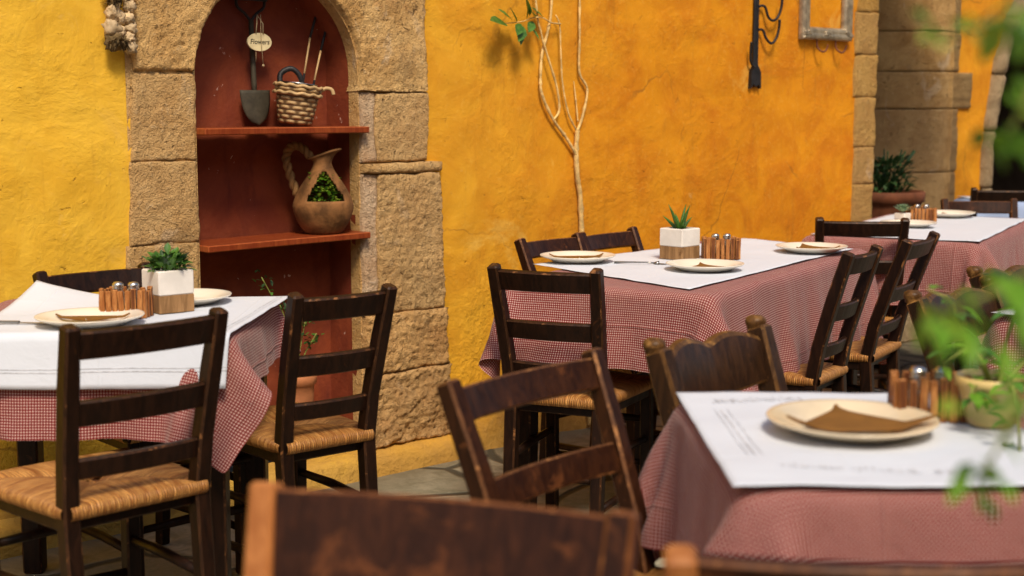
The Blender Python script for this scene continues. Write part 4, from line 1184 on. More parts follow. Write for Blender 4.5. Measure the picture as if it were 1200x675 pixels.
def cube_planter(label, x, y, ang, s, h, kind, seed):
    t = thing('potted_plant', label, 'potted plant', (x, y, TZ), radians(ang), 'potted plants')
    r = random.Random(seed)
    hb = h*0.42
    bm = bmesh.new(); box(bm, (0, 0, hb/2), (s-0.001, s-0.001, hb), 0.0015); new_obj('wooden_base', bm, (M['planter_wood'], M['planter_wood']), t)
    bm = bmesh.new(); box(bm, (0, 0, hb + (h-hb)/2), (s, s, h-hb), 0.003)
    bmesh.ops.delete(bm, geom=[f for f in bm.faces if f.normal.z > 0.9 or f.calc_center_median().z > h-0.0008 and abs(f.calc_center_median().x) < 0.01 and abs(f.calc_center_median().y) < 0.01], context='FACES_ONLY')
    wl = 0.010; zi = h-0.001   # rim and inner walls
    o1 = [(-s/2+0.003, -s/2+0.003), (s/2-0.003, -s/2+0.003), (s/2-0.003, s/2-0.003), (-s/2+0.003, s/2-0.003)]
    i1 = [(a_*(1-wl*2/s), b_*(1-wl*2/s)) for a_, b_ in o1]
    vo = [bm.verts.new((a_, b_, h)) for a_, b_ in o1]; vi = [bm.verts.new((a_, b_, h)) for a_, b_ in i1]; vd = [bm.verts.new((a_, b_, h-0.03)) for a_, b_ in i1]
    for k in range(4):
        k2 = (k+1) % 4
        bm.faces.new((vo[k], vo[k2], vi[k2], vi[k])); bm.faces.new((vi[k], vi[k2], vd[k2], vd[k]))
    new_obj('white_box', bm, M['plaster_white'], t)
    bm = bmesh.new(); box(bm, (0, 0, h-0.014), (s-2*wl, s-2*wl, 0.012), 0.001); new_obj('soil', bm, M['soil'], t)
    bm = bmesh.new()
    if kind == 'leafy':
        for k in range(120):
            a = r.uniform(0, 2*pi); q = sqrt(r.random())*s*0.5; el = r.uniform(0.15, 1.35)
            p = Vector((cos(a)*q, sin(a)*q, h + r.uniform(-0.006, 0.035)*(1.2-q/s)))
            dr = Vector((cos(a)*cos(el), sin(a)*cos(el), sin(el)))
            leaf(bm, p, dr, (0, 0, 1), r.uniform(0.022, 0.042), r.uniform(0.014, 0.022), 0.2, 0 if r.random() < 0.7 else 1, 0.25)
        for k in range(9):
            a = r.uniform(0, 2*pi)
            tube(bm, [(0.01*cos(a), 0.01*sin(a), h-0.02), (0.02*cos(a), 0.02*sin(a), h+0.02), (0.034*cos(a), 0.034*sin(a), h+0.042)], 0.0018, 5)
        mats = (M['leaf'], M['leaf_dark'])
    elif kind == 'aloe':
        for k in range(9):
            a = k*2.4 + r.uniform(-0.3, 0.3); el = 1.38 - 0.085*k*r.uniform(0.7, 1.2); L = r.uniform(0.065, 0.105)*(1.0 if k < 5 else 0.8)
            b0 = Vector((0.004*cos(a), 0.004*sin(a), h-0.014)); dr = Vector((cos(a)*cos(el), sin(a)*cos(el), sin(el)))
            pts = [b0 + dr*(L*q) + Vector((cos(a), sin(a), -0.1))*(0.012*q*q) for q in (0, 0.25, 0.5, 0.75, 1.0)]
            tube(bm, pts, [0.0065, 0.0075, 0.0062, 0.004, 0.0006], 6)
        mats = (M['leaf'],)
    else:
        for k in range(34):
            a = k*2.399; el = 0.35 + 1.0*(1-k/34.0); L = 0.026 + 0.012*(k/34.0)
            dr = Vector((cos(a)*cos(el), sin(a)*cos(el), sin(el)))
            leaf(bm, Vector((0, 0, h+0.002)), dr, (0, 0, 1), L*1.5, 0.016, 0.15)
        mats = (M['leaf_grey'],)
    new_obj('foliage', bm, mats, t)
    return t
cube_planter('square white and wood planter with leafy green plant on the left table', 1.800, -0.770, CAMA+40, 0.098, 0.108, 'leafy', 4)
cube_planter('square white and wood planter with spiky aloe on the middle table', 3.735, -0.825, CAMA+45, 0.100, 0.106, 'aloe', 5)
cube_planter('small pale planter with grey green succulent on the far table', 5.575, -0.545, CAMA+40, 0.055, 0.050, 'succulent', 6)

def fork(label, x, y, ang):
    bm = bmesh.new()
    tube(bm, [(0, 0, 0.003), (0.05, 0, 0.005), (0.11, 0, 0.006), (0.135, 0, 0.004)], [0.0038, 0.003, 0.0024, 0.003], 6)
    tube(bm, [(0.135, 0, 0.004), (0.15, 0, 0.002)], [0.004, 0.010], 6)
    for k in range(4):
        yy = (k-1.5)*0.0056; tube(bm, [(0.147, yy, 0.002), (0.17, yy, 0.001), (0.192, yy, 0.005)], [0.0017, 0.0015, 0.0008], 5)
    o = new_obj('fork', bm, M['cutlery']); o.location = (x, y, TZ+0.0005); o.rotation_euler = (0, 0, radians(ang)); return tag(o, label, 'fork')
def knife(label, x, y, ang):
    bm = bmesh.new()
    sweep(bm, [(0, 0, 0.004), (0.09, 0, 0.004)], 0.011, 0.006, (0, 1, 0), 0.0015); sweep(bm, [(0.09, 0, 0.003), (0.15, 0.001, 0.002), (0.195, 0.003, 0.002)], 0.014, 0.0018, (0, 1, 0), 0.0004, [0.7, 1, 0.5])
    o = new_obj('knife', bm, M['cutlery']); o.location = (x, y, TZ+0.0005); o.rotation_euler = (0, 0, radians(ang)); return tag(o, label, 'knife')
fork('fork lying between the two left plates of the middle table', 3.455, -0.78, CAMA-14)
knife('knife tip showing left of the plate on the left table', 1.36, -0.665, CAMA-4)

# plant on the nearest table
def garden_leaves(bm, path, r, n, L, W, spread, mats=2):
    for k in range(n):
        t = r.uniform(0.15, 1.0); i = min(int(t*(len(path)-1)), len(path)-2); p = path[i].lerp(path[i+1], t*(len(path)-1)-i)
        a = r.uniform(0, 2*pi); dr = Vector((cos(a), sin(a), r.uniform(-0.5, 0.6)))
        q = p + dr.normalized()*r.uniform(0, spread)
        leaf(bm, q, dr, (0, 0, 1), L*r.uniform(0.7, 1.25), W*r.uniform(0.7, 1.2), 0.2, r.randrange(mats), 0.3)
t = thing('potted_plant', 'blurred bushy green plant in a yellow pot on the nearest table', 'potted plant', (2.142, -2.874, TZ), 0, 'potted plants')
bm = bmesh.new(); lathe(bm, [(0, 0), (0.036, 0), (0.040, 0.004), (0.052, 0.05), (0.056, 0.064), (0.061, 0.066), (0.062, 0.080), (0.058, 0.082), (0.054, 0.078), (0.050, 0.06), (0, 0.06)], 32); new_obj('pot', bm, M['yellow_pot'], t)
bm = bmesh.new(); lathe(bm, [(0, 0.068), (0.0505, 0.066)], 24); new_obj('soil', bm, M['soil'], t)
rr = random.Random(12)
ux, uy = Vector((0.736, -0.677, 0)), Vector((0.677, 0.736, 0))    # to the right / away as seen from the street
stems = [
    [(0, 0, 0.06), (-0.03, 0.0, 0.12), (-0.06, 0.0, 0.17), (-0.075, 0, 0.205), (-0.115, 0, 0.225)],
    [(0, 0, 0.06), (-0.025, -0.02, 0.11), (-0.05, -0.02, 0.13), (-0.095, -0.03, 0.10)],
    [(0.01, 0, 0.06), (0.02, 0.0, 0.14), (0.035, 0, 0.19), (0.06, 0.0, 0.215)],
    [(0.01, -0.02, 0.06), (0.0, -0.08, 0.09), (-0.01, -0.15, 0.05), (-0.02, -0.20, -0.03), (-0.015, -0.22, -0.07)],
    [(0.0, -0.02, 0.06), (0.04, -0.08, 0.085), (0.05, -0.15, 0.055), (0.045, -0.20, 0.02)],
    [(-0.01, -0.01, 0.06), (-0.05, -0.05, 0.07), (-0.045, -0.07, 0.035)],
    [(0.02, 0.01, 0.06), (0.06, 0.02, 0.10), (0.09, 0.0, 0.12)],
]
ld = (14, 16, 16, 16, 14, 14, 16)
for s_, nl in zip(stems, ld):
    path = smooth_path([ux*a + uy*b + Vector((0, 0, c)) for a, b, c in s_], 6)
    bm = bmesh.new(); tube(bm, path, [0.0042*(1-0.75*i/len(path)) for i in range(len(path))], 6); new_obj('stem', bm, M['stem'], t)
    bm = bmesh.new(); garden_leaves(bm, path, rr, nl, 0.036, 0.020, 0.016); new_obj('foliage', bm, (M['leaf_fresh'], M['leaf']), t)

# climbing plant hanging in from the right, close to the camera
C0 = Vector((0, -4.036, 0))
def campt(lat, z, Z): 
    p = C0 + uy*Z + ux*lat; return Vector((p.x, p.y, z))
base = campt(0.39, 1.70, 1.0)
t = thing('climbing_plant', 'very blurred green leaves hanging into the upper right corner', 'climbing plant', base, 0)
rr = random.Random(31)
ZL = 1.0
def at_view(px, py, Z=ZL): return campt((px-600)/1667.0*Z, 1.30-(py-125)/1667.0*Z, Z)
leafsets = [      # strand, then its leaves (position, length in metres, tone)
    ([(1245, -500), (1235, -80), (1205, 5), (1150, 30), (1090, 45)], [(1188, 18, .055, 3), (1178, 42, .045, 0), (1150, 44, .040, 3), (1112, 26, .036, 0), (1092, 48, .036, 3), (1075, 44, .026, 3), (1068, 18, .02, 1), (1200, 60, .05, 0), (1160, 12, .04, 1), (1130, 40, .03, 1)]),
    ([(1245, -500), (1240, -60), (1215, 70), (1190, 130), (1168, 180)], [(1196, 100, .05, 0), (1180, 112, .036, 0), (1205, 130, .05, 3), (1188, 168, .046, 0), (1166, 176, .032, 0), (1142, 160, .024, 1), (1210, 200, .05, 0), (1200, 30, .045, 1), (1178, 150, .03, 1)]),
    ([(1245, -500), (1262, 0), (1250, 220), (1215, 310), (1160, 345), (1100, 375)], [(1192, 340, .050, 0), (1205, 370, .046, 0), (1176, 330, .034, 3), (1165, 322, .028, 0), (1140, 352, .034, 0), (1118, 352, .034, 3), (1092, 372, .044, 3), (1104, 388, .044, 0), (1120, 380, .034, 3), (1078, 392, .03, 0), (1142, 404, .036, 0), (1100, 410, .028, 0), (1112, 424, .028, 1), (1200, 400, .04, 1), (1185, 425, .03, 0)]),
    ([(1245, -500), (1270, 0), (1265, 300), (1230, 450), (1195, 505), (1165, 560)], [(1198, 470, .046, 0), (1188, 498, .04, 3), (1172, 478, .03, 0), (1195, 530, .036, 0), (1172, 556, .036, 0), (1158, 586, .034, 0), (1170, 600, .032, 1), (1135, 578, .026, 0), (1140, 560, .022, 1), (1118, 478, .026, 3), (1192, 580, .03, 0)]),
]
for ctrl, lv in leafsets:
    path = smooth_path([at_view(*p)-base for p in ctrl], 9)
    bm = bmesh.new(); tube(bm, path, [0.0042*(1-0.7*i/len(path)) for i in range(len(path))], 6); new_obj('stem', bm, M['stem'], t)
    bm = bmesh.new()
    for px, py, L, tone in lv:
        p = at_view(px, py, ZL + rr.uniform(-0.06, 0.06)) - base
        q = min(path, key=lambda c: (c-p).length)
        dr = (p-q); dr = dr.normalized() if dr.length > 0.008 else Vector((rr.uniform(-1, 1), rr.uniform(-1, 1), -0.3))
        dr = (dr + Vector((rr.uniform(-0.4, 0.4), rr.uniform(-0.4, 0.4), rr.uniform(-0.5, 0.2)))).normalized()
        tube(bm, [q, q.lerp(p, 0.6) + Vector((0, 0, 0.004)), p], 0.0013, 5)
        L *= 0.86
        leaf(bm, p - dr*L*0.5, dr, (rr.uniform(-0.6, 0.2), -0.7, 0.7), L, L*0.62, 0.15, (0, 1, 2, 2)[tone], 0.25)
    new_obj('foliage', bm, (M['leaf_fresh'], M['leaf'], M['leaf_yellow']), t)

# ------------------------------------------------------------------ things in the niche
Z1, Z2 = 1.2335, 0.8635
# jug
jx, jy = 2.845, 0.028
t = thing('clay_jug', 'round clay jug with twisted handle and greenery in its cut out belly', 'jug', (jx, jy, Z2+0.002))
prof = [(0.0, 0.0), (0.055, 0.0), (0.070, 0.010), (0.092, 0.045), (0.104, 0.085), (0.100, 0.115), (0.084, 0.150), (0.062, 0.185), (0.042, 0.215), (0.033, 0.235), (0.032, 0.247), (0.038, 0.262), (0.052, 0.272)]
pp = smooth_path([(r_, 0, z_) for r_, z_ in prof], 3)
bm = bmesh.new(); NN = 72
rings = []
for p in pp:
    r_, z_ = max(p.x, 0.0004), p.z
    ring = []
    for k in range(NN):
        a = 2*pi*k/NN
        lip = max(0, (z_-0.248)/0.024)
        f = 1 + lip*(0.30*max(0, cos(a-radians(-35)))**2 - 0.2*abs(sin(a-radians(-35))))
        dz = lip*0.016*cos(a-radians(-35))
        groove = 0.0018*sin(40*a)*(1 if 0.088 < z_ < 0.105 else 0)
        ring.append(bm.verts.new(((r_*f+groove)*cos(a), (r_*f+groove)*sin(a), z_+dz)))
    rings.append(ring)
ca = radians(-118)       # direction the opening faces
for a_, b_ in zip(rings[:-1], rings[1:]):
    for k in range(NN):
        k2 = (k+1) % NN
        f = bm.faces.new((a_[k], a_[k2], b_[k2], b_[k])); f.smooth = True
bm.normal_update()
kill = []
for f in bm.faces:
    c_ = f.calc_center_median(); a = atan2(c_.y, c_.x) - ca
    a = (a+pi) % (2*pi) - pi
    rr_ = sqrt(c_.x**2+c_.y**2)
    wz = c_.z
    if 0.112 < wz < 0.215:
        half = 0.072*((0.222-wz)/0.110)**0.85
        if abs(rr_*sin(a)) < half and abs(a) < 1.25: kill.append(f)
bmesh.ops.delete(bm, geom=kill, context='FACES')
jb = new_obj('jug_body', bm, M['clay'], t)
so = jb.modifiers.new('Thickness', 'SOLIDIFY'); so.thickness = 0.007; so.offset = -1
ha = radians(137.4); hd = Vector((cos(ha), sin(ha), 0))
ctrl = [hd*0.090 + Vector((0, 0, 0.135)), hd*0.112 + Vector((0, 0, 0.20)), hd*0.125 + Vector((0, 0, 0.262)), hd*0.105 + Vector((0, 0, 0.298)), hd*0.072 + Vector((0, 0, 0.296)), hd*0.040 + Vector((0, 0, 0.262))]
cp = smooth_path(ctrl, 12)
bm = bmesh.new()
for ph in (0, pi):
    pts = []
    for i, p in enumerate(cp):
        tq = (cp[min(i+1, len(cp)-1)]-cp[max(i-1, 0)]).normalized(); s_ = tq.cross(Vector((-hd.y, hd.x, 0))).normalized(); b_ = tq.cross(s_)
        an = ph + i*0.55; pts.append(p + (s_*cos(an)+b_*sin(an))*0.0072)
    tube(bm, pts, 0.0092, 8)
new_obj('twisted_handle', bm, M['clay_rope'], t)
rr = random.Random(5)
bm = bmesh.new()
for k in range(260):
    a = ca + rr.uniform(-1.2, 1.2); z_ = rr.uniform(0.10, 0.205); q = rr.uniform(0.40, 0.86)*(0.094 - 0.50*max(0, z_-0.115))
    p = Vector((cos(a)*q, sin(a)*q, z_)); dr = Vector((cos(a)+rr.uniform(-0.7, 0.7), sin(a)+rr.uniform(-0.7, 0.7), rr.uniform(-0.2, 0.9)))
    leaf(bm, p, dr, (0, 0, 1), rr.uniform(0.012, 0.022), rr.uniform(0.009, 0.014), 0.2, rr.choice((0, 1, 1, 2)))
new_obj('greenery', bm, (M['leaf_fresh'], M['leaf_yellow'], M['leaf']), t)
bm = bmesh.new(); lathe(bm, [(0, 0.108), (0.088, 0.104)], 24); new_obj('soil', bm, M['soil'], t)

# spade
sx_, sy_ = 2.646, 0.13
t = thing('hand_spade', 'small dark spade with open handle standing on the upper shelf', 'spade', (sx_, sy_, Z1+0.002))
bm = bmesh.new(); NB = 13; rows = []
for j in range(11):
    v = j/10; z_ = 0.002+0.118*v; half = 0.058*min(1.0, (0.12+0.9*v)**0.55) if v < 0.95 else 0.055
    half = 0.059*sqrt(max(0.02, 1-(1-v)**2.3)) 
    rows.append([bm.verts.new((half*u, -0.010*(1-u*u)+0.014*v - 0.012, z_ - 0.0)) for u in [2*k/(NB-1)-1 for k in range(NB)]])
for a_, b_ in zip(rows[:-1], rows[1:]):
    for k in range(NB-1): bm.faces.new((a_[k], a_[k+1], b_[k+1], b_[k])).smooth = True
bl = new_obj('blade', bm, M['spade'], t); so = bl.modifiers.new('Thickness', 'SOLIDIFY'); so.thickness = 0.003
bm = bmesh.new(); tube(bm, [(0, 0.004, 0.085), (0, 0.006, 0.14), (0, 0.012, 0.25), (0.001, 0.018, 0.355)], [0.006, 0.0095, 0.0085, 0.0085], 10); new_obj('shaft', bm, M['spade'], t)
bm = bmesh.new()
for sg in (-1, 1): tube(bm, smooth_path([(0, 0.018, 0.35), (sg*0.022, 0.018, 0.375), (sg*0.052, 0.018, 0.398), (sg*0.056, 0.018, 0.43)], 5), 0.0052, 8)
new_obj('handle_fork', bm, M['iron'], t)
bm = bmesh.new(); tube(bm, [(-0.062, 0.018, 0.428), (0, 0.018, 0.43), (0.062, 0.018, 0.428)], 0.011, 12); new_obj('grip', bm, M['grip'], t)
# oval sign hanging on the spade
t = thing('oval_sign', 'small cream oval sign with black lettering hanging on the spade', 'sign', (2.646, 0.098, 1.515))
bm = bmesh.new()
for zz in (0,):
    N = 40
    f0 = [bm.verts.new((0.047*cos(2*pi*k/N), -0.003, 0.030*sin(2*pi*k/N))) for k in range(N)]
    f1 = [bm.verts.new((0.047*cos(2*pi*k/N), 0.003, 0.030*sin(2*pi*k/N))) for k in range(N)]
    bm.faces.new(f0); bm.faces.new(f1[::-1])
    for k in range(N): bm.faces.new((f0[k], f1[k], f1[(k+1) % N], f0[(k+1) % N]))
bmesh.ops.recalc_face_normals(bm, faces=bm.faces)
new_obj('sign_plate', bm, M['sign'], t)
cu = bpy.data.curves.new('Flowers', 'FONT'); cu.body = 'Flowers'; cu.size = 0.0235; cu.align_x = 'CENTER'; cu.align_y = 'CENTER'; cu.extrude = 0.0004; cu.shear = 0.12
tmp = bpy.data.objects.new('tmp_text', cu); COL.objects.link(tmp)
dg_ = bpy.context.evaluated_depsgraph_get(); me = bpy.data.meshes.new_from_object(tmp.evaluated_get(dg_)); bpy.data.objects.remove(tmp)
for v_ in me.vertices:
    x_, y_, z_ = v_.co; v_.co = (x_, -0.0036 - z_, y_)
new_obj('lettering', me, M['letter'], t)
bm = bmesh.new()
tube(bm, [(-0.014, -0.002, 0.024), (-0.012, -0.006, 0.06), (0.0, 0.01, 0.09), (0.012, -0.006, 0.06), (0.014, -0.002, 0.024)], 0.0022, 6)
tube(bm, [(0.004, -0.006, 0.09), (0.003, -0.0065, 0.03), (0.005, -0.0065, -0.02), (0.010, -0.006, -0.075)], 0.0013, 5)
tube(bm, [(-0.012, 0.002, -0.02), (-0.014, 0.001, -0.065)], 0.0011, 5)
lathe(bm, [(0, -0.084), (0.004, -0.080), (0.0045, -0.076), (0.0, -0.072)], 10, (0.010, -0.006, 0))
new_obj('string', bm, M['string'], t)

# basket
t = thing('wicker_basket', 'small wicker basket leaning on the upper shelf, right of the spade', 'basket', (2.752, 0.055, Z1+0.006))
tiltm = Matrix.Rotation(radians(6), 4, 'Y')
t.rotation_euler = (0, radians(7), radians(-30))
bm = bmesh.new(); uvl = bm.loops.layers.uv.new('UVMap'); N = 48
pr = [(0.0, 0.0), (0.052, 0.0), (0.058, 0.008), (0.064, 0.04), (0.070, 0.08), (0.072, 0.10), (0.079, 0.108), (0.080, 0.130), (0.077, 0.132), (0.074, 0.126), (0.066, 0.09), (0.055, 0.012), (0.0, 0.010)]
for a_, b_ in zip(pr[:-1], pr[1:]):
    for k in range(N):
        co = []
        for (r_, z_), kk in ((a_, k), (a_, k+1), (b_, k+1), (b_, k)):
            co.append(((max(r_, 0.0005)*cos(2*pi*kk/N), max(r_, 0.0005)*sin(2*pi*kk/N), z_), (kk/N, z_/0.11)))
        f = bm.faces.new([bm.verts.new(c_[0]) for c_ in co]); f.smooth = True
        for lp, c_ in zip(f.loops, co): lp[uvl].uv = c_[1]
bmesh.ops.remove_doubles(bm, verts=bm.verts, dist=0.0002)
new_obj('basket_body', bm, M['wicker'], t)
bm = bmesh.new()
for q, zz in ((0, 0.104), (1, 0.130)):
    tube(bm, [((0.080+0.002*sin(9*a))*cos(a), (0.080+0.002*sin(9*a))*sin(a), zz+0.0025*sin(12*a)) for a in [2*pi*k/60 for k in range(61)]], 0.0055, 7)
new_obj('braided_rim', bm, M['cane'], t)
bm = bmesh.new(); tube(bm, smooth_path([(0.076, 0, 0.122), (0.092, 0, 0.134), (0.112, -0.002, 0.132), (0.120, -0.004, 0.116)], 6), 0.0065, 8); new_obj('side_handle', bm, M['cane'], t)
bm = bmesh.new(); tube(bm, smooth_path([(-0.060, 0.02, 0.125), (-0.062, 0.03, 0.165), (-0.030, 0.035, 0.187), (0.0, 0.035, 0.17), (0.018, 0.035, 0.13)], 8), 0.0095, 8); new_obj('arched_handle', bm, M['iron'], t)
o = new_obj('metal_pot', lathe(bmesh.new(), [(0, 0.015), (0.05, 0.015), (0.064, 0.136), (0.0655, 0.137), (0.062, 0.134), (0.05, 0.03), (0, 0.03)], 28), M['steel'])
o.location = (2.752, 0.055, Z1+0.010); o.rotation_euler = (0, radians(7), radians(-30)); tag(o, 'shiny metal liner pot sitting inside the small wicker basket', 'pot')
for lab, p0, p1, p2 in (('thin dark garden stick with pale middle in the basket, left one', (2.775, 0.07, 1.27), (2.868, 0.12, 1.545), (2.925, 0.145, 1.66)),
                        ('thin dark garden stick with pale middle in the basket, right one', (2.800, 0.05, 1.27), (2.905, 0.11, 1.50), (2.958, 0.14, 1.60))):
    t = thing('garden_stick', lab, 'stick', p0, 0, 'garden sticks in the basket')
    p0, p1, p2 = Vector(p0), Vector(p1), Vector(p2); z0 = Vector((0, 0, 0))
    bm = bmesh.new(); tube(bm, [z0, (p1-p0)*0.52], 0.0042, 8); new_obj('dark_shaft', bm, M['iron'], t)
    bm = bmesh.new(); tube(bm, [(p1-p0)*0.97, p2-p0], [0.0042, 0.0055], 8); new_obj('dark_shaft', bm, M['iron'], t)
    bm = bmesh.new(); tube(bm, [(p1-p0)*0.50, (p1-p0)*0.98], 0.0035, 8); new_obj('pale_section', bm, M['cane'], t)

# pot on the niche floor
t = thing('potted_plant', 'terracotta pot with thin green plant on the niche floor', 'potted plant', (2.722, 0.02, NZ0+0.015), 0, 'potted plants')
bm = bmesh.new(); lathe(bm, [(0, 0.0), (0.040, 0.0), (0.044, 0.01), (0.054, 0.20), (0.056, 0.235), (0.064, 0.24), (0.066, 0.272), (0.063, 0.276), (0.058, 0.272), (0.053, 0.25), (0, 0.25)], 36); new_obj('pot', bm, M['terracotta'], t)
bm = bmesh.new(); lathe(bm, [(0, 0.262), (0.055, 0.258)], 24); new_obj('soil', bm, M['soil'], t)
rr = random.Random(8)
for (ex, ey, ez, nl) in ((0.03, -0.01, 0.46, 30), (-0.08, -0.02, 0.52, 26), (0.06, -0.03, 0.41, 26), (-0.15, -0.02, 0.62, 22), (-0.03, 0.0, 0.50, 16)):
    path = smooth_path([(0, 0, 0.255), (ex*0.3, ey*0.4, 0.255+(ez-0.255)*0.5), (ex, ey, ez)], 6)
    bm = bmesh.new(); tube(bm, path, 0.0022, 5); new_obj('stem', bm, M['stem'], t)
    bm = bmesh.new()
    for k in range(nl):
        p = path[-1].lerp(path[6], rr.random()**1.6*0.9) + Vector((rr.uniform(-0.02, 0.02), rr.uniform(-0.02, 0.02), rr.uniform(-0.015, 0.02)))
        leaf(bm, p, (rr.uniform(-1, 1), rr.uniform(-1, 0.6), rr.uniform(-0.3, 0.8)), (0, 0, 1), rr.uniform(0.016, 0.026), rr.uniform(0.009, 0.014), 0.2, rr.randrange(2))
    new_obj('foliage', bm, (M['leaf'], M['leaf_dark']), t)

# ------------------------------------------------------------------ things on the wall
def wp(x, z, y=-0.02): return Vector((x, y, z))
VB = Vector((4.08, -0.03, 0.02))
t = thing('climbing_vine', 'pale dry vine stem branching up the yellow wall, few green leaves', 'vine', VB)
branches = [
    ([(4.06, 0.02, -0.05), (4.10, 0.35, -0.02), (4.087, 0.62, -0.02), (4.079, 0.779, -0.018), (4.067, 0.94, -0.016), (4.049, 1.016, -0.015), (4.043, 1.122, -0.015), (4.047, 1.205, -0.02)], 0.017, 0.0135),
    ([(4.047, 1.205, -0.02), (4.079, 1.272, -0.022), (4.104, 1.369, -0.02), (4.060, 1.436, -0.02), (4.055, 1.569, -0.025), (4.057, 1.716, -0.025), (4.065, 2.3, -0.02)], 0.0115, 0.008),
    ([(4.047, 1.20, -0.02), (3.993, 1.272, -0.025), (3.961, 1.39, -0.028), (3.946, 1.522, -0.03), (3.939, 1.616, -0.03), (3.918, 1.652, -0.03)], 0.0085, 0.005),
    ([(4.041, 1.110, -0.016), (3.984, 1.176, -0.022), (3.91, 1.25, -0.025), (3.848, 1.345, -0.025), (3.842, 1.411, -0.025), (3.851, 1.505, -0.028), (3.877, 1.592, -0.03), (3.897, 1.708, -0.03), (3.92, 2.2, -0.02)], 0.0130, 0.010),
    ([(3.91, 1.25, -0.028), (3.937, 1.287, -0.035), (3.920, 1.375, -0.045), (3.868, 1.491, -0.05), (3.837, 1.576, -0.045), (3.806, 1.704, -0.04), (3.78, 2.2, -0.03)], 0.0095, 0.008),
    ([(4.036, 1.40, -0.01), (4.045, 1.33, -0.012), (4.052, 1.24, -0.016)], 0.004, 0.008),
]
def vine_pt(p): return Vector((p[0], wall_y(p[0], p[1]) + p[2]*0.6 - 0.004, p[1]))
for ctrl, r0, r1 in branches:
    path = smooth_path([vine_pt(p) - VB for p in ctrl], 9)
    rk = 0.68 if r0 > 0.015 else 0.48
    rad = [rk*(r0+(r1-r0)*i/len(path)) + 0.0016*fbm((i*0.6, r0*99, 1), 1, 2, 3) for i in range(len(path))]
    for i in range(0, len(path), 11): rad[i] *= 1.28
    bm = bmesh.new(); tube(bm, path, rad, 10); new_obj('branch', bm, M['vine'], t)
tw = smooth_path([Vector(p)-VB for p in ((3.94, -0.025, 1.62), (3.88, -0.032, 1.622), (3.83, -0.038, 1.638), (3.767, -0.046, 1.634), (3.708, -0.052, 1.618), (3.60, -0.058, 1.606))], 6)
bm = bmesh.new(); tube(bm, tw, [0.0032*(1-0.6*i/len(tw)) for i in range(len(tw))], 6); new_obj('twig', bm, M['vine'], t)
rr = random.Random(4)
for (x, y, z, dx, dz, L) in ((3.62, -0.12, 1.605, -1, 0.05, 0.085), (3.70, -0.10, 1.610, -0.6, -0.5, 0.055), (3.735, -0.09, 1.63, -0.2, 0.8, 0.045), (3.72, -0.09, 1.60, -0.7, -0.7, 0.06), (3.79, -0.07, 1.64, -0.9, 0.3, 0.05), (3.76, -0.08, 1.60, 0.3, -0.6, 0.04), (3.84, -0.05, 1.64, -0.8, 0.4, 0.05), (3.68, -0.105, 1.615, -0.3, 0.3, 0.05), (3.655, -0.11, 1.62, -0.8, 0.35, 0.06), (3.75, -0.085, 1.642, -0.5, 0.6, 0.06), (3.70, -0.10, 1.60, -0.2, -0.8, 0.05), (3.775, -0.075, 1.622, -0.6, -0.5, 0.05)):
    L *= 1.55
    bm = bmesh.new(); leaf(bm, Vector((x, y*0.42-0.012, z))-VB, (dx, rr.uniform(-0.5, 0.0), dz), (0.2, -0.6, 0.8), L, L*0.48, 0.12); new_obj('leaf', bm, M['leaf'], t)

# iron coat rack
t = thing('coat_rack', 'black iron arrow shaped coat rack with curled hooks on the wall', 'coat rack', (5.175, -0.014, 1.40))
B = Vector((5.175, -0.014, 1.40))
bm = bmesh.new(); sweep(bm, [(0, 0, 0.04), (0, 0, 0.4), (0, 0, 0.85)], 0.034, 0.012, (1, 0, 0), 0.003); new_obj('bar', bm, (M['iron'], M['iron']), t)
bm = bmesh.new()
sh_ = [(-0.012, 0.085), (-0.034, 0.055), (-0.036, -0.02), (-0.018, 0.0), (0.0, -0.012), (0.018, 0.0), (0.036, -0.02), (0.034, 0.055), (0.012, 0.085)]
f0 = [bm.verts.new((x, -0.009, z)) for x, z in sh_]; f1 = [bm.verts.new((x, 0.009, z)) for x, z in sh_]
bm.faces.new(f0); bm.faces.new(f1[::-1])
for k in range(len(sh_)): bm.faces.new((f0[k], f1[k], f1[(k+1) % len(sh_)], f0[(k+1) % len(sh_)]))
bmesh.ops.recalc_face_normals(bm, faces=bm.faces); new_obj('arrow_tail', bm, M['iron'], t)
for pts in ([(5.185, 1.745), (5.222, 1.745), (5.243, 1.70), (5.272, 1.685), (5.303, 1.705), (5.318, 1.75), (5.316, 1.80)],
            [(5.185, 1.642), (5.212, 1.640), (5.230, 1.605), (5.262, 1.583), (5.290, 1.605), (5.303, 1.65), (5.300, 1.69)],
            [(5.165, 1.478), (5.145, 1.482), (5.122, 1.505), (5.114, 1.545), (5.112, 1.585)],
            [(5.165, 1.89), (5.13, 1.89), (5.105, 1.86), (5.09, 1.88), (5.09, 1.93)]):
    bm = bmesh.new(); tube(bm, smooth_path([Vector((x, -0.020-0.005*i, z))-B for i, (x, z) in enumerate(pts)], 6), 0.006, 8); new_obj('hook', bm, M['iron'], t)

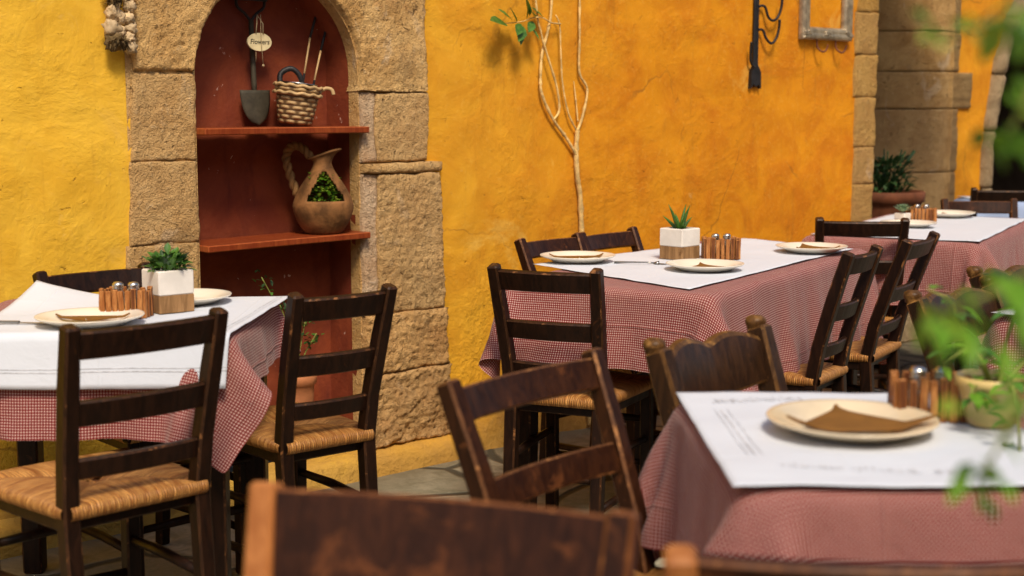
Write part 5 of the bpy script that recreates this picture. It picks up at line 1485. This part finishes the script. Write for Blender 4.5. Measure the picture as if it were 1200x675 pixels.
# picture frame
FB = Vector((5.705, -0.016, 1.612))
t = thing('picture_frame', 'empty ornate silver picture frame hanging near the wall corner', 'picture frame', FB)
x0, x1, z0, z1 = -0.197, 0.197, 0.0, 0.50; wv = 0.058
def moulding(p, q, inner, nm, orn):
    p, q = Vector(p), Vector(q); d = (q-p).normalized(); n_ = Vector(inner)
    L = (q-p).length; N = int(L/0.008); rows = []
    for k in range(N+1):
        t_ = k/N; row = []
        for (w_, dep) in ((0, 0.012), (0, -0.010), (0.010, -0.020), (0.024, -0.014), (0.034, -0.012), (0.044, -0.018), (0.052, -0.012), (0.058, -0.002), (0.058, 0.012)):
            cut = w_
            pt = p.lerp(q, t_)
            tt = min(max((pt-p).dot(d), cut), L-cut)
            pt = p + d*tt + n_*w_
            bumpv = orn*0.006*(fbm((pt.x*60, 3, pt.z*60), 1, 2, 3)) if 0.005 < w_ < 0.04 else 0
            row.append(bm_.verts.new((pt.x, dep - abs(bumpv), pt.z)))
        rows.append(row)
    for a, b in zip(rows[:-1], rows[1:]):
        for i in range(len(a)-1): bm_.faces.new((a[i], a[i+1], b[i+1], b[i])).smooth = True
for p, q, nn in (((x0, 0, z0), (x1, 0, z0), (0, 0, 1)), ((x1, 0, z0), (x1, 0, z1), (-1, 0, 0)), ((x1, 0, z1), (x0, 0, z1), (0, 0, -1)), ((x0, 0, z1), (x0, 0, z0), (1, 0, 0))):
    bm_ = bmesh.new(); moulding(p, q, nn, 'moulding', 1.0 if p[2] == q[2] else 0.3)
    bmesh.ops.recalc_face_normals(bm_, faces=bm_.faces); new_obj('moulding', bm_, M['silver'], t)
rr = random.Random(2)
for cx, cz in ((x0+0.03, z0+0.03), (x1-0.03, z0+0.03), (0, z0+0.022), (x0+0.03, z1-0.03), (x1-0.03, z1-0.03)):
    bm = bmesh.new()
    for k in range(7):
        a = rr.uniform(0, 6.28); q = rr.uniform(0.002, 0.018)
        bmesh.ops.create_icosphere(bm, subdivisions=2, radius=rr.uniform(0.008, 0.012), matrix=Matrix.Translation((cx+q*cos(a)*1.3, -0.016, cz+q*sin(a)*0.8)) @ Matrix.Diagonal((1.6, 0.8, 0.8, 1)))
    new_obj('corner_ornament', bm, M['silver'], t, True)
for hx_ in (-0.075, 0.075):
    bm = bmesh.new(); tube(bm, smooth_path([(hx_, -0.004, 0.004), (hx_, -0.006, -0.03), (hx_+0.006, -0.018, -0.05), (hx_+0.022, -0.03, -0.056), (hx_+0.036, -0.036, -0.040), (hx_+0.038, -0.038, -0.022)], 6), 0.0045, 8); new_obj('hook', bm, M['rust_hook'], t)

# dried bunch
DB = Vector((2.075, -0.035, 1.75))
t = thing('dried_garland', 'string of dried pods and pale shells hanging on the yellow wall', 'garland', DB)
rr = random.Random(9)
bm = bmesh.new()
for dx in (-0.03, 0.02, 0.03):
    tube(bm, smooth_path([(dx*0.3, 0.01, 0.2), (dx, 0.0, 0.0), (dx+rr.uniform(-0.01, 0.01), 0.0, -0.13), (dx, 0.0, -0.26)], 8), 0.004, 6)
new_obj('cord', bm, M['string'], t)
for k, (dx, dz, r_, mm) in enumerate(((-0.03, -0.10, 0.026, 'pod_pale'), (-0.022, -0.135, 0.022, 'pod_dark'), (-0.026, -0.17, 0.024, 'pod'), (-0.008, -0.185, 0.021, 'pod'), (-0.032, -0.215, 0.027, 'pod_pale'),
        (-0.010, -0.225, 0.020, 'pod'), (-0.028, -0.255, 0.028, 'pod_dark'), (-0.004, -0.258, 0.022, 'pod_dark'), (0.026, -0.11, 0.019, 'pod'), (0.030, -0.15, 0.018, 'pod'), (0.024, -0.185, 0.018, 'pod'),
        (0.032, -0.215, 0.017, 'pod_pale'), (0.022, -0.245, 0.019, 'pod'), (0.026, -0.272, 0.020, 'pod_pale'), (-0.02, -0.05, 0.024, 'pod'), (0.028, -0.06, 0.02, 'pod'))):
    bm = bmesh.new()
    bmesh.ops.create_icosphere(bm, subdivisions=3, radius=r_)
    for v_ in bm.verts:
        n_ = v_.co.normalized(); v_.co *= 1 + 0.5*fbm((n_.x*2.2+k, n_.y*2.2, n_.z*2.2), 1, 2, 4); v_.co.y *= 0.75
        v_.co += Vector((dx + rr.uniform(-0.0005, 0.0005), -0.006, dz))
    if mm == 'pod_dark':
        for q in range(26):
            a = rr.uniform(0, 6.28); leaf(bm, (dx+rr.uniform(-0.012, 0.012), -0.01+rr.uniform(-0.012, 0.006), dz), (cos(a), rr.uniform(-0.8, 0.1), -0.5+sin(a)*0.6), (0, 0, 1), 0.032, 0.006, 0.3)
    new_obj('dried_pod', bm, M[mm], t, True)

# large pot in the recess by the column
t = thing('potted_plant', 'large terracotta pot with a dark plant in the recess beside the column', 'potted plant', (6.86, 0.38, 0.0), 0, 'potted plants')
bm = bmesh.new(); lathe(bm, [(0, 0.42), (0.150, 0.42), (0.160, 0.44), (0.196, 0.76), (0.204, 0.775), (0.216, 0.78), (0.220, 0.83), (0.212, 0.838), (0.20, 0.83), (0.19, 0.79), (0, 0.79)], 44); new_obj('pot', bm, M['terracotta_dark'], t)
bm = bmesh.new(); lathe(bm, [(0, 0.812), (0.196, 0.806)], 24); new_obj('soil', bm, M['soil'], t)
bm = bmesh.new(); box(bm, (0, 0, 0.209), (0.34, 0.32, 0.418), 0.01); new_obj('stone_plinth', bm, (M['jamb'], M['jamb']), t)
rr = random.Random(15); bm = bmesh.new()
for k in range(420):
    a = rr.uniform(0, 2*pi); q = sqrt(rr.random()); z_ = 0.82 + rr.random()*0.19
    w_ = 0.14*sin(min(1.0, (1.16-z_)/0.30+0.25)*pi*0.5)
    leaf(bm, (cos(a)*q*w_, sin(a)*q*w_, z_), (cos(a)*rr.uniform(0.2, 1), sin(a)*rr.uniform(0.2, 1), rr.uniform(-0.3, 1)), (0, 0, 1), rr.uniform(0.03, 0.055), rr.uniform(0.018, 0.03), 0.2, rr.randrange(2))
for k in range(10):
    a = k*0.63; tube(bm, [(0.02*cos(a), 0.02*sin(a), 0.80), (0.08*cos(a), 0.08*sin(a), 0.93), (0.16*cos(a), 0.16*sin(a), 1.06)], 0.005, 5)
new_obj('foliage', bm, (M['leaf_dark'], M['leaf_dark']), t)

# ------------------------------------------------------------------ house across the alley, behind the viewpoint
t = thing('alley_house', 'ochre house front across the alley, behind the viewpoint', 'building', (3.0, -8.2, 0))
bm = bmesh.new()
for x0, x1, z0, z1 in ((-13, -3.2, 0, 4.6), (-2.2, 1.4, 0, 4.6), (2.4, 13, 0, 4.6), (-3.2, -2.2, 2.2, 4.6), (1.4, 2.4, 2.2, 4.6)):
    box(bm, ((x0+x1)/2, -0.25, (z0+z1)/2), (x1-x0, 0.5, z1-z0), 0.002)
new_obj('house_wall', bm, M['plaster_far'], t)
for xc in (-2.7, 1.9):
    bm = bmesh.new(); box(bm, (xc, -0.2, 1.1), (0.99, 0.06, 2.19), 0.004); new_obj('door', bm, (M['door'], M['door']), t)

# ------------------------------------------------------------------ light, sky, camera
SUN_DIR = Vector((-0.36, -0.62, 0.88)).normalized()        # towards the sun
el = math.asin(SUN_DIR.z); az = atan2(SUN_DIR.x, SUN_DIR.y)
w = bpy.data.worlds.new('World'); scene.world = w; w.use_nodes = True
nt = w.node_tree; bg = nt.nodes['Background']
sky = nt.nodes.new('ShaderNodeTexSky'); sky.sky_type = 'NISHITA'; sky.sun_disc = False
sky.sun_elevation = el; sky.sun_rotation = az; sky.air_density = 1.0; sky.dust_density = 2.5; sky.ozone_density = 1.0
nt.links.new(sky.outputs[0], bg.inputs[0]); bg.inputs[1].default_value = 0.11
sd = bpy.data.lights.new('sun', 'SUN'); sd.energy = 2.6; sd.angle = radians(14); sd.color = (1.0, 0.87, 0.69)
so_ = bpy.data.objects.new('sun', sd); COL.objects.link(so_); so_.rotation_euler = (-SUN_DIR).to_track_quat('-Z', 'Y').to_euler()
so_.location = (0, -3, 6)

cam = bpy.data.cameras.new('camera'); co = bpy.data.objects.new('camera', cam); COL.objects.link(co); scene.camera = co
cam.sensor_width = 36; cam.lens = 1667.0/1200*36; cam.clip_start = 0.05; cam.clip_end = 300
co.location = (0, -4.036, 1.30)
yaw, pitch = radians(47.4387), radians(7.2646)
fwd = Vector((cos(yaw)*cos(pitch), sin(yaw)*cos(pitch), -sin(pitch)))
co.rotation_euler = fwd.to_track_quat('-Z', 'Y').to_euler()
cam.dof.use_dof = True; cam.dof.focus_distance = 4.3; cam.dof.aperture_fstop = 3.2; cam.dof.aperture_blades = 0

scene.render.engine = 'CYCLES'
scene.render.resolution_x = 1024; scene.render.resolution_y = 576
scene.cycles.max_bounces = 6; scene.cycles.diffuse_bounces = 4; scene.cycles.transmission_bounces = 6
scene.cycles.use_denoising = True
vsn = scene.view_settings
vsn.view_transform = 'Standard'; vsn.look = 'None'; vsn.gamma = 1.0; vsn.use_curve_mapping = False
vsn.exposure = 0.42
